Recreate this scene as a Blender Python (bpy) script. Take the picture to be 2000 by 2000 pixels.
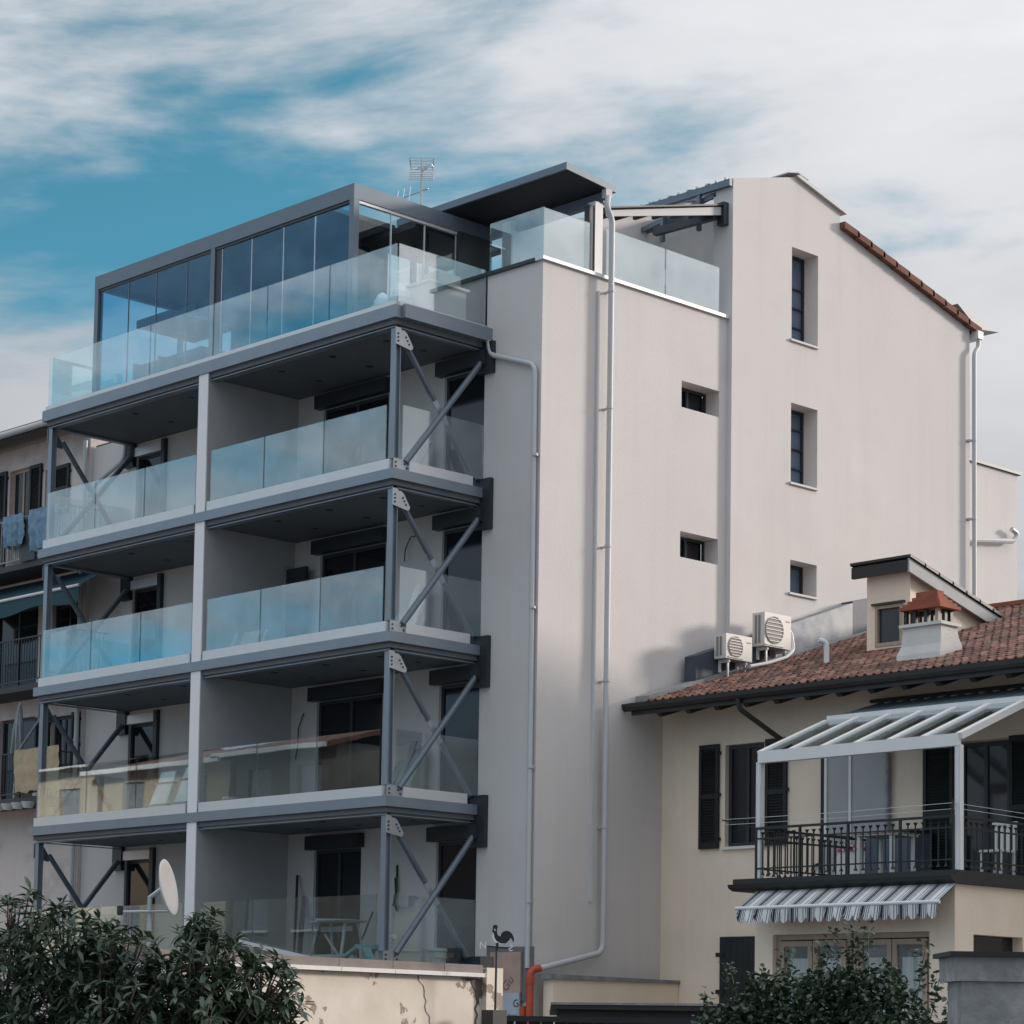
import bpy, bmesh, math, random
from mathutils import Vector, Matrix
from mathutils.geometry import tessellate_polygon
random.seed(7)
for o in list(bpy.data.objects): bpy.data.objects.remove(o)
scene = bpy.context.scene
COL = scene.collection

# ------------------------------------------------------------------ camera
cam = bpy.data.cameras.new('camera'); camo = bpy.data.objects.new('camera', cam); COL.objects.link(camo)
_r = Vector((0.71772, -0.69616, 0.01574)); _d = Vector((0.07311, 0.05285, -0.99592)); _f = Vector((0.69249, 0.71594, 0.08883))
M = Matrix((( _r.x, -_d.x, -_f.x), (_r.y, -_d.y, -_f.y), (_r.z, -_d.z, -_f.z))).to_4x4()
M.translation = Vector((-29.51, -33.84, 1.65))
camo.matrix_world = M
cam.sensor_width = 36; cam.lens = 86.574; cam.shift_y = 0.29716; cam.clip_end = 3000
scene.camera = camo

# ------------------------------------------------------------------ light
SUN_AZ, SUN_EL = math.radians(-23), math.radians(16)      # direction towards the sun, from the X axis
world = bpy.data.worlds.new('World'); scene.world = world; world.use_nodes = True
def build_world():
    nt = world.node_tree; N = nt.nodes; L = nt.links; N.clear()
    out = N.new('ShaderNodeOutputWorld'); bg = N.new('ShaderNodeBackground'); L.new(bg.outputs[0], out.inputs[0])
    sky = N.new('ShaderNodeTexSky'); sky.sky_type = 'NISHITA'; sky.sun_disc = False
    sky.sun_elevation = SUN_EL; sky.sun_rotation = math.pi/2 - SUN_AZ
    sky.air_density = 1.0; sky.dust_density = 0.6; sky.ozone_density = 2.0
    def m(op, a, b=None, c=None, clamp=False):
        n = N.new('ShaderNodeMath'); n.operation = op; n.use_clamp = clamp
        for i, v in enumerate((a, b, c)):
            if v is None: continue
            if isinstance(v, (int, float)): n.inputs[i].default_value = v
            else: L.new(v, n.inputs[i])
        return n.outputs[0]
    def mixc(f, a, b, mode='MIX'):
        n = N.new('ShaderNodeMix'); n.data_type = 'RGBA'; n.blend_type = mode
        for s, v in ((n.inputs[0], f), (n.inputs[6], a), (n.inputs[7], b)):
            if isinstance(v, (int, float)): s.default_value = v
            elif isinstance(v, tuple): s.default_value = (*v, 1)
            else: L.new(v, s)
        return n.outputs[2]
    tc = N.new('ShaderNodeTexCoord'); sp = N.new('ShaderNodeSeparateXYZ'); L.new(tc.outputs['Generated'], sp.inputs[0])
    x, y, z = sp.outputs
    zz = m('MAXIMUM', z, 0.0)
    k = m('DIVIDE', 1.0, m('ADD', zz, 0.16))
    cb = N.new('ShaderNodeCombineXYZ'); L.new(m('MULTIPLY', x, k), cb.inputs[0]); L.new(m('MULTIPLY', y, k), cb.inputs[1]); cb.inputs[2].default_value = 3.7
    def noise(scale, detail, rough, dist=0.0, off=0.0):
        mp = N.new('ShaderNodeMapping'); L.new(cb.outputs[0], mp.inputs[0]); mp.inputs[1].default_value = (off, off*.6, 0)
        mp.inputs[2].default_value = (0, 0, math.radians(38)); 
        n = N.new('ShaderNodeTexNoise'); L.new(mp.outputs[0], n.inputs[0])
        n.inputs['Scale'].default_value = scale; n.inputs['Detail'].default_value = detail; n.inputs['Roughness'].default_value = rough; n.inputs['Distortion'].default_value = dist
        return n.outputs[0]
    n1 = noise(1.5, 8, 0.52, 0.12); n2 = noise(3.6, 9, 0.58, 0.15, 5.0)
    cb2 = N.new('ShaderNodeCombineXYZ'); L.new(x, cb2.inputs[0]); L.new(y, cb2.inputs[1]); L.new(m('ADD', m('MULTIPLY', z, 3.4), m('MULTIPLY', x, -.35)), cb2.inputs[2])
    def lay(scale, detail, rough, off):
        mp = N.new('ShaderNodeMapping'); L.new(cb2.outputs[0], mp.inputs[0]); mp.inputs[1].default_value = off
        n = N.new('ShaderNodeTexNoise'); L.new(mp.outputs[0], n.inputs[0]); n.inputs['Scale'].default_value = scale; n.inputs['Detail'].default_value = detail; n.inputs['Roughness'].default_value = rough; n.inputs['Distortion'].default_value = .25
        return n.outputs[0]
    n4 = lay(5.4, 10, .55, (.9, .3, .0)); n5 = lay(15, 7, .55, (2., .4, 0)); n3 = noise(0.9, 4, .5, .2, 11.)
    # clouds thicken towards the sun's side of the sky, thin out away from it
    hs = m('ADD', m('MULTIPLY', x, math.cos(SUN_AZ)), m('MULTIPLY', y, math.sin(SUN_AZ)))
    cov = m('ADD', m('MULTIPLY', m('MAXIMUM', hs, 0.0), 0.54), 0.61)
    # two open blue gaps in the cloud deck
    def gap(s0, z0, rs, rz, tilt):
        s = m('SUBTRACT', m('ADD', m('MULTIPLY', x, 0.7178), m('MULTIPLY', y, -0.6962)), s0)
        f = m('GREATER_THAN', m('ADD', m('MULTIPLY', x, .69), m('MULTIPLY', y, .72)), 0.0)
        dz = m('SUBTRACT', m('SUBTRACT', z, z0), m('MULTIPLY', s, tilt))
        q = m('ADD', m('POWER', m('DIVIDE', s, rs), 2.0), m('POWER', m('DIVIDE', dz, rz), 2.0))
        return m('MULTIPLY', m('EXPONENT', m('MULTIPLY', q, -1.0)), f)
    g1 = gap(-0.17, 0.315, 0.20, 0.036, 0.08); g2 = gap(0.21, 0.318, 0.06, 0.014, -0.05); g3 = gap(-0.22, 0.40, 0.14, 0.05, 0.0)
    c = m('ADD', cov, m('MULTIPLY', m('SUBTRACT', n1, 0.5), 0.8))
    c = m('ADD', c, m('ADD', m('MULTIPLY', m('SUBTRACT', n4, 0.5), 1.9), m('MULTIPLY', m('SUBTRACT', n5, 0.5), 0.62)))
    c = m('SUBTRACT', m('SUBTRACT', c, m('MULTIPLY', g1, 0.74)), m('MULTIPLY', g2, 0.20))
    c = m('SUBTRACT', c, m('MULTIPLY', g3, 0.10))
    mr = N.new('ShaderNodeMapRange'); mr.interpolation_type = 'SMOOTHSTEP'; L.new(c, mr.inputs[0])
    mr.inputs[1].default_value = 0.12; mr.inputs[2].default_value = 0.76
    cover = mr.outputs[0]
    bright = m('ADD', m('ADD', m('MULTIPLY', m('POWER', hs, 2.0), 0.22), 0.17), m('MULTIPLY', zz, 0.84))
    bright = m('MULTIPLY', bright, m('ADD', m('ADD', m('MULTIPLY', n3, 0.30), 0.62), m('MULTIPLY', n4, 0.62)))
    ccol = mixc(m('ADD', m('MULTIPLY', hs, .5), .5, clamp=True), (0.80, 0.885, 1.0), (0.985, 0.975, 0.985))
    cs = N.new('ShaderNodeVectorMath'); cs.operation = 'SCALE'; L.new(ccol, cs.inputs[0]); L.new(bright, cs.inputs['Scale'])
    bw = N.new('ShaderNodeRGBToBW'); L.new(sky.outputs[0], bw.inputs[0])
    blue = mixc(1.0, bw.outputs[0], (0.27, 1.0, 1.48), 'MULTIPLY')
    sc = N.new('ShaderNodeVectorMath'); sc.operation = 'SCALE'; L.new(blue, sc.inputs[0]); sc.inputs['Scale'].default_value = 0.100
    # light haze whitens the sky near the horizon
    fin = mixc(cover, sc.outputs[0], cs.outputs[0])
    L.new(fin, bg.inputs[0]); bg.inputs[1].default_value = 1.0
build_world()
sun = bpy.data.lights.new('sun', 'SUN'); sun.energy = 2.5; sun.angle = math.radians(8); sun.color = (1.0, 0.90, 0.82)
suno = bpy.data.objects.new('sun', sun); COL.objects.link(suno)
_s = Vector((math.cos(SUN_EL)*math.cos(SUN_AZ), math.cos(SUN_EL)*math.sin(SUN_AZ), math.sin(SUN_EL)))
suno.rotation_euler = _s.to_track_quat('Z', 'Y').to_euler(); suno.location = (40, -40, 40)
vs = scene.view_settings; scene.display_settings.display_device = 'sRGB'
vs.view_transform = 'Standard'; vs.look = 'None'; vs.gamma = 1; vs.use_curve_mapping = False; vs.exposure = 0.5

# ------------------------------------------------------------------ materials
MATS = {}
def mat(name, col, rough=0.8, metal=0.0, var=0.0, vscale=3.0, bump=0.0, bscale=60.0, spec=0.5, stain=None, sscale=0.6, samt=0.0, stretch=None):
    m = bpy.data.materials.new(name); m.use_nodes = True; nt = m.node_tree; N, L = nt.nodes, nt.links
    b = N['Principled BSDF']; b.inputs['Roughness'].default_value = rough; b.inputs['Metallic'].default_value = metal
    b.inputs['Specular IOR Level'].default_value = spec
    b.inputs['Base Color'].default_value = (*col, 1)
    if var or bump or samt:
        g = N.new('ShaderNodeNewGeometry'); mp = N.new('ShaderNodeMapping'); L.new(g.outputs['Position'], mp.inputs[0])
        if stretch: mp.inputs[3].default_value = stretch
        cur = None
        if var:
            n = N.new('ShaderNodeTexNoise'); L.new(mp.outputs[0], n.inputs[0]); n.inputs['Scale'].default_value = vscale; n.inputs['Detail'].default_value = 6; n.inputs['Roughness'].default_value = .6
            r = N.new('ShaderNodeValToRGB'); L.new(n.outputs[0], r.inputs[0])
            r.color_ramp.elements[0].position = .3; r.color_ramp.elements[1].position = .7
            r.color_ramp.elements[0].color = (*[max(0, c*(1-var)) for c in col], 1); r.color_ramp.elements[1].color = (*[min(1, c*(1+var)) for c in col], 1)
            cur = r.outputs[0]
        if samt:
            n2 = N.new('ShaderNodeTexNoise'); L.new(mp.outputs[0], n2.inputs[0]); n2.inputs['Scale'].default_value = sscale; n2.inputs['Detail'].default_value = 8; n2.inputs['Roughness'].default_value = .65
            r2 = N.new('ShaderNodeValToRGB'); L.new(n2.outputs[0], r2.inputs[0])
            r2.color_ramp.elements[0].position = .5; r2.color_ramp.elements[1].position = .68
            r2.color_ramp.elements[0].color = (0, 0, 0, 1); r2.color_ramp.elements[1].color = (samt, samt, samt, 1)
            mx = N.new('ShaderNodeMix'); mx.data_type = 'RGBA'; L.new(r2.outputs[0], mx.inputs[0])
            if cur: L.new(cur, mx.inputs[6])
            else: mx.inputs[6].default_value = (*col, 1)
            mx.inputs[7].default_value = (*stain, 1); cur = mx.outputs[2]
        if cur: L.new(cur, b.inputs['Base Color'])
        if bump:
            n3 = N.new('ShaderNodeTexNoise'); L.new(g.outputs['Position'], n3.inputs[0]); n3.inputs['Scale'].default_value = bscale; n3.inputs['Detail'].default_value = 5
            bp = N.new('ShaderNodeBump'); bp.inputs['Strength'].default_value = bump; bp.inputs['Distance'].default_value = .02
            L.new(n3.outputs[0], bp.inputs['Height']); L.new(bp.outputs[0], b.inputs['Normal'])
    MATS[name] = m; return m
def glass(name, tint, refl, rough=0.0, rcol=(.90, .975, 1.0)):
    m = bpy.data.materials.new(name); m.use_nodes = True; nt = m.node_tree; N, L = nt.nodes, nt.links
    for n in list(N):
        if n.type == 'BSDF_PRINCIPLED': N.remove(n)
    out = [n for n in N if n.type == 'OUTPUT_MATERIAL'][0]
    t = N.new('ShaderNodeBsdfTransparent'); t.inputs[0].default_value = (*tint, 1)
    g = N.new('ShaderNodeBsdfGlossy'); g.inputs['Roughness'].default_value = rough; g.inputs[0].default_value = (*rcol, 1)
    fr = N.new('ShaderNodeLayerWeight'); fr.inputs[0].default_value = .5
    pw = N.new('ShaderNodeMath'); pw.operation = 'POWER'; L.new(fr.outputs['Facing'], pw.inputs[0]); pw.inputs[1].default_value = 4.0
    ad = N.new('ShaderNodeMath'); ad.operation = 'MULTIPLY_ADD'; ad.use_clamp = True; L.new(pw.outputs[0], ad.inputs[0]); ad.inputs[1].default_value = .7
    gp = N.new('ShaderNodeNewGeometry'); sm_ = N.new('ShaderNodeTexNoise'); L.new(gp.outputs['Position'], sm_.inputs[0]); sm_.inputs['Scale'].default_value = 1.4; sm_.inputs['Detail'].default_value = 7; sm_.inputs['Roughness'].default_value = .65
    mr_ = N.new('ShaderNodeMapRange'); L.new(sm_.outputs[0], mr_.inputs[0]); mr_.inputs[1].default_value = .3; mr_.inputs[2].default_value = .7; mr_.inputs[3].default_value = refl*.78; mr_.inputs[4].default_value = refl*1.22; L.new(mr_.outputs[0], ad.inputs[2])
    mx = N.new('ShaderNodeMixShader'); L.new(ad.outputs[0], mx.inputs[0]); L.new(t.outputs[0], mx.inputs[1]); L.new(g.outputs[0], mx.inputs[2])
    geo = N.new('ShaderNodeNewGeometry'); nz = N.new('ShaderNodeTexNoise'); L.new(geo.outputs['Position'], nz.inputs[0]); nz.inputs['Scale'].default_value = .8; nz.inputs['Detail'].default_value = 1
    bp = N.new('ShaderNodeBump'); bp.inputs['Strength'].default_value = .012; bp.inputs['Distance'].default_value = .1; L.new(nz.outputs[0], bp.inputs['Height']); L.new(bp.outputs[0], g.inputs['Normal'])
    L.new(mx.outputs[0], out.inputs[0]); MATS[name] = m; return m

STUCCO = mat('light_stucco', (.655, .618, .602), .9, var=.045, vscale=.7, bump=.25, bscale=45, stain=(.58, .55, .53), sscale=.35, samt=.5)
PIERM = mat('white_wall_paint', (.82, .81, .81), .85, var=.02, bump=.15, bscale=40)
def weather(m_, amt, streak=(1.6, 1.6, .09), dark=(.80, .79, .78)):
    nt = m_.node_tree; N, L = nt.nodes, nt.links; b = N['Principled BSDF']; src = b.inputs['Base Color'].links[0].from_socket
    g = N.new('ShaderNodeNewGeometry'); mp = N.new('ShaderNodeMapping'); L.new(g.outputs['Position'], mp.inputs[0]); mp.inputs[3].default_value = streak
    n = N.new('ShaderNodeTexNoise'); L.new(mp.outputs[0], n.inputs[0]); n.inputs['Scale'].default_value = 1.7; n.inputs['Detail'].default_value = 7; n.inputs['Roughness'].default_value = .62
    r = N.new('ShaderNodeValToRGB'); L.new(n.outputs[0], r.inputs[0]); r.color_ramp.elements[0].position = .48; r.color_ramp.elements[1].position = .78
    r.color_ramp.elements[0].color = (0, 0, 0, 1); r.color_ramp.elements[1].color = (amt, amt, amt, 1)
    mx = N.new('ShaderNodeMix'); mx.data_type = 'RGBA'; mx.blend_type = 'MULTIPLY'; L.new(r.outputs[0], mx.inputs[0]); L.new(src, mx.inputs[6]); mx.inputs[7].default_value = (*dark, 1)
    L.new(mx.outputs[2], b.inputs['Base Color'])
weather(STUCCO, .28)
CREAM = mat('cream_stucco', (.88, .735, .59), .9, var=.06, vscale=.8, bump=.3, bscale=30, stain=(.79, .67, .55), sscale=.5, samt=.55)
PINK = mat('pink_stucco', (.72, .63, .60), .9, var=.06, vscale=.9, bump=.3, bscale=30, stain=(.30, .26, .25), sscale=.9, samt=.5)
weather(CREAM, .3); weather(PINK, .6)
SOFFIT = mat('grey_soffit', (.15, .16, .175), .85, var=.05, bump=.1)
FLOORM = mat('floor_screed', (.16, .16, .16), .9, var=.1, bump=.2)
STEEL = mat('painted_steel', (.235, .275, .32), .42, metal=.35, var=.06, vscale=1.5, stretch=(1, 1, 1))
GALV = mat('galvanised_steel', (.46, .48, .50), .38, metal=.55, var=.08, vscale=6)
SILL = mat('light_aluminium', (.66, .67, .68), .4, metal=.3, var=.03)
DARKM = mat('dark_metal', (.035, .042, .05), .45, metal=.2, var=.1)
BGG = mat('blue_grey_glass', (.12, .17, .24), .2)
ZPALE = mat('pale_grey_paint', (.50, .49, .49), .6)
UPDARK = mat('dark_blue_upstand', (.05, .065, .09), .6, var=.2, vscale=3)  # dark blue tone for the two end sections of the roof upstand
VERGE = mat('weathered_verge_tile', (.17, .075, .055), .9, var=.25, vscale=5)
SHADEW = mat('shade_grey_wall', (.42, .42, .425), .9, var=.04, bump=.15, bscale=40)  # stucco darkened in colour to imitate the shade deep in the balcony recess
BRACEM = mat('dark_painted_steel', (.14, .17, .205), .45, metal=.3, var=.08, vscale=2)
PERG = mat('graphite_aluminium', (.14, .175, .215), .4, metal=.3, var=.05)
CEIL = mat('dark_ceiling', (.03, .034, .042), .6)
DARKG = mat('dark_window_glass', (.012, .014, .018), .08, spec=.5)
WHITEP = mat('white_paint_metal', (.74, .73, .72), .5, var=.03)
PVC = mat('grey_plastic_pipe', (.50, .51, .52), .5, var=.04)
ORANGE = mat('orange_plastic_pipe', (.46, .075, .03), .5, var=.12, vscale=8)
ZINC = mat('zinc_flashing', (.30, .31, .32), .6, metal=.2, var=.1, vscale=2.5, stain=(.07, .10, .15), sscale=.55, samt=.95)
BLACKW = mat('black_green_wood', (.009, .011, .012), .55, var=.2, vscale=10)
BLACKI = mat('black_iron', (.012, .013, .014), .5, var=.2, vscale=12)
BROWNM = mat('dark_brown_gutter', (.025, .022, .02), .5, var=.2)
WOODF = mat('pale_wood_frame', (.42, .32, .25), .7, var=.12, vscale=9, stretch=(1, 1, .2))
CURT = mat('net_curtain', (.62, .62, .6), .95, var=.12, vscale=14, stretch=(1, 1, .05))
FROST = mat('frosted_screen', (.36, .36, .36), .35, var=.06, vscale=1.2)
CONC = mat('weathered_concrete', (.22, .225, .23), .95, var=.2, vscale=5, bump=.6, bscale=18, stain=(.40, .38, .36), sscale=3.0, samt=.7)
COPING = mat('stone_coping', (.20, .17, .155), .9, var=.15, vscale=4, bump=.3)
GROUND = mat('ground_paving', (.15, .147, .145), .95, var=.2, vscale=.6, bump=.3, bscale=8)
TERRAC = mat('terracotta', (.30, .09, .055), .85, var=.18, vscale=4, bump=.3)
WHITEC = mat('white_chimney_plaster', (.66, .64, .61), .9, var=.04, bump=.3, bscale=20)
ACW = mat('ivory_enamel', (.66, .63, .59), .5, var=.03)
ACG = mat('grey_grille', (.22, .21, .20), .6)
PLAST = mat('blue_plastic_sheet', (.22, .42, .46), .35, var=.3, vscale=5, bump=.6, bscale=9)
BUCK = mat('white_plastic', (.62, .64, .62), .5, var=.06)
BOARD = mat('grey_boards', (.34, .38, .39), .7, var=.2, vscale=6, stretch=(3, 3, .3))
WRAP = mat('plastic_wrap', (.74, .83, .87), .3, var=.25, vscale=3, bump=.5, bscale=6)
TRES = mat('grey_trestle_wood', (.40, .42, .43), .8, var=.15, vscale=8)
TEALAWN = mat('teal_awning_cloth', (.012, .055, .075), .8, var=.1)
BLUECL = mat('pale_blue_cloth', (.17, .27, .38), .9, var=.3, vscale=7, bump=.4, bscale=8)
TANCL = mat('tan_cloth', (.46, .36, .24), .9, var=.15, vscale=5)
GREYCL = mat('grey_cloth', (.30, .31, .33), .9, var=.2, vscale=6)
OPPO = mat('warm_cream_render', (.60, .50, .38), .9, var=.06)
TAN = mat('brown_render', (.22, .19, .165), .9, var=.1)
TEALGL = glass('balcony_glass', (.885, .955, .96), .19)
CLEAR = glass('terrace_glass', (.54, .78, .89), .08, rcol=(.40, .66, .88))
SIDEGL = glass('rail_glass', (.92, .955, .955), .145)
UPGL = glass('terrace_rail_glass', (.92, .95, .95), .33)
VERGL = glass('veranda_glass', (.93, .95, .95), .05)

def tile_mat():
    m = bpy.data.materials.new('clay_roof_tile'); m.use_nodes = True; nt = m.node_tree; N, L = nt.nodes, nt.links; b = N['Principled BSDF']
    b.inputs['Roughness'].default_value = .85
    g = N.new('ShaderNodeNewGeometry'); mp = N.new('ShaderNodeMapping'); L.new(g.outputs['Position'], mp.inputs[0]); mp.inputs[3].default_value = (1/.29, 1/.185, 0)
    fl = N.new('ShaderNodeVectorMath'); fl.operation = 'FLOOR'; L.new(mp.outputs[0], fl.inputs[0])
    w = N.new('ShaderNodeTexWhiteNoise'); L.new(fl.outputs[0], w.inputs[0])
    r = N.new('ShaderNodeValToRGB'); L.new(w.outputs[0], r.inputs[0])
    e = r.color_ramp.elements; e[0].color = (.085, .045, .036, 1); e[1].color = (.33, .165, .12, 1)
    x = e.new(.5); x.color = (.18, .078, .058, 1)
    n = N.new('ShaderNodeTexNoise'); L.new(g.outputs['Position'], n.inputs[0]); n.inputs['Scale'].default_value = 1.3; n.inputs['Detail'].default_value = 7; n.inputs['Roughness'].default_value = .7
    r2 = N.new('ShaderNodeValToRGB'); L.new(n.outputs[0], r2.inputs[0]); r2.color_ramp.elements[0].position = .46; r2.color_ramp.elements[1].position = .64
    mx = N.new('ShaderNodeMix'); mx.data_type = 'RGBA'; mm = N.new('ShaderNodeMath'); mm.operation = 'MULTIPLY'; mm.inputs[1].default_value = .85; L.new(r2.outputs[0], mm.inputs[0])
    L.new(mm.outputs[0], mx.inputs[0]); L.new(r.outputs[0], mx.inputs[6]); mx.inputs[7].default_value = (.075, .055, .045, 1)
    n4 = N.new('ShaderNodeTexNoise'); L.new(g.outputs['Position'], n4.inputs[0]); n4.inputs['Scale'].default_value = 2.6; n4.inputs['Detail'].default_value = 5
    r4 = N.new('ShaderNodeValToRGB'); L.new(n4.outputs[0], r4.inputs[0]); r4.color_ramp.elements[0].position = .56; r4.color_ramp.elements[1].position = .72
    mx2 = N.new('ShaderNodeMix'); mx2.data_type = 'RGBA'; m4 = N.new('ShaderNodeMath'); m4.operation = 'MULTIPLY'; m4.inputs[1].default_value = .6; L.new(r4.outputs[0], m4.inputs[0]); L.new(m4.outputs[0], mx2.inputs[0])
    L.new(mx.outputs[2], mx2.inputs[6]); mx2.inputs[7].default_value = (.42, .27, .21, 1)
    L.new(mx2.outputs[2], b.inputs['Base Color'])
    return m
TILE = tile_mat()
def peel_mat():
    m = bpy.data.materials.new('peeling_plaster'); m.use_nodes = True; nt = m.node_tree; N, L = nt.nodes, nt.links; b = N['Principled BSDF']
    b.inputs['Roughness'].default_value = .92
    g = N.new('ShaderNodeNewGeometry')
    def nz(s, d, r):
        n = N.new('ShaderNodeTexNoise'); L.new(g.outputs['Position'], n.inputs[0]); n.inputs['Scale'].default_value = s; n.inputs['Detail'].default_value = d; n.inputs['Roughness'].default_value = r; return n.outputs[0]
    def ramp(i, p0, c0, p1, c1):
        r = N.new('ShaderNodeValToRGB'); L.new(i, r.inputs[0]); e = r.color_ramp.elements; e[0].position = p0; e[1].position = p1; e[0].color = (*c0, 1); e[1].color = (*c1, 1); return r.outputs[0]
    base = ramp(nz(2.0, 7, .6), .3, (.57, .50, .42), .7, (.68, .61, .53))
    patch = ramp(nz(1.7, 9, .6), .585, (0, 0, 0), .595, (1, 1, 1))
    specks = ramp(nz(9., 6, .7), .66, (0, 0, 0), .72, (.7, .7, .7))
    mx = N.new('ShaderNodeMix'); mx.data_type = 'RGBA'; L.new(patch, mx.inputs[0]); L.new(base, mx.inputs[6]); mx.inputs[7].default_value = (.30, .24, .19, 1)
    mx2 = N.new('ShaderNodeMix'); mx2.data_type = 'RGBA'; L.new(specks, mx2.inputs[0]); L.new(mx.outputs[2], mx2.inputs[6]); mx2.inputs[7].default_value = (.33, .28, .24, 1)
    L.new(mx2.outputs[2], b.inputs['Base Color'])
    bp = N.new('ShaderNodeBump'); bp.inputs['Strength'].default_value = .6; bp.inputs['Distance'].default_value = .02; bp.invert = True
    L.new(patch, bp.inputs['Height']); L.new(bp.outputs[0], b.inputs['Normal'])
    return m
PEEL = peel_mat()
def stripe_mat():
    m = bpy.data.materials.new('striped_awning_cloth'); m.use_nodes = True; nt = m.node_tree; N, L = nt.nodes, nt.links; b = N['Principled BSDF']
    b.inputs['Roughness'].default_value = .85
    g = N.new('ShaderNodeNewGeometry'); sp = N.new('ShaderNodeSeparateXYZ'); L.new(g.outputs['Position'], sp.inputs[0])
    d = N.new('ShaderNodeMath'); d.operation = 'MULTIPLY'; L.new(sp.outputs[1], d.inputs[0]); d.inputs[1].default_value = 1/.37
    f = N.new('ShaderNodeMath'); f.operation = 'FRACT'; L.new(d.outputs[0], f.inputs[0])
    r = N.new('ShaderNodeValToRGB'); L.new(f.outputs[0], r.inputs[0]); r.color_ramp.interpolation = 'CONSTANT'
    W, D, G = (.66, .66, .66, 1), (.015, .018, .035, 1), (.13, .14, .17, 1)
    e = r.color_ramp.elements; e[0].color = W; e[1].position = .20; e[1].color = G
    for p, c in ((.26, W), (.31, G), (.37, W), (.42, D), (.47, W), (.49, D), (.62, W), (.64, D), (.69, W), (.74, G), (.80, W), (.90, G), (.95, W)):
        x = e.new(p); x.color = c
    L.new(r.outputs[0], b.inputs['Base Color']); return m
STRIPE = stripe_mat()
def check_mat():
    m = bpy.data.materials.new('red_check_cloth'); m.use_nodes = True; nt = m.node_tree; N, L = nt.nodes, nt.links; b = N['Principled BSDF']
    g = N.new('ShaderNodeNewGeometry'); c = N.new('ShaderNodeTexChecker'); L.new(g.outputs['Position'], c.inputs[0]); c.inputs['Scale'].default_value = 14
    c.inputs[1].default_value = (.62, .55, .55, 1); c.inputs[2].default_value = (.40, .08, .09, 1); L.new(c.outputs[0], b.inputs['Base Color']); return m
CHECK = check_mat()
def leaf_mat(name, c0, c1, rough, trans):
    m = bpy.data.materials.new(name); m.use_nodes = True; nt = m.node_tree; N, L = nt.nodes, nt.links; b = N['Principled BSDF']
    b.inputs['Roughness'].default_value = rough
    g = N.new('ShaderNodeNewGeometry'); n = N.new('ShaderNodeTexNoise'); L.new(g.outputs['Position'], n.inputs[0]); n.inputs['Scale'].default_value = 9; n.inputs['Detail'].default_value = 3
    r = N.new('ShaderNodeValToRGB'); L.new(n.outputs[0], r.inputs[0]); r.color_ramp.elements[0].position = .3; r.color_ramp.elements[1].position = .7
    r.color_ramp.elements[0].color = (*c0, 1); r.color_ramp.elements[1].color = (*c1, 1); L.new(r.outputs[0], b.inputs['Base Color'])
    out = [x for x in N if x.type == 'OUTPUT_MATERIAL'][0]
    t = N.new('ShaderNodeBsdfTranslucent'); L.new(r.outputs[0], t.inputs[0]); mx = N.new('ShaderNodeMixShader'); mx.inputs[0].default_value = trans
    L.new(b.outputs[0], mx.inputs[1]); L.new(t.outputs[0], mx.inputs[2]); L.new(mx.outputs[0], out.inputs[0]); return m
LEAF = leaf_mat('dark_leathery_leaf', (.020, .042, .027), (.062, .098, .058), .42, .12)
LEAF2 = leaf_mat('small_green_leaf', (.022, .042, .028), (.055, .085, .05), .5, .15)
BARK = mat('grey_bark', (.10, .085, .07), .95, var=.2, vscale=12)

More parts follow.
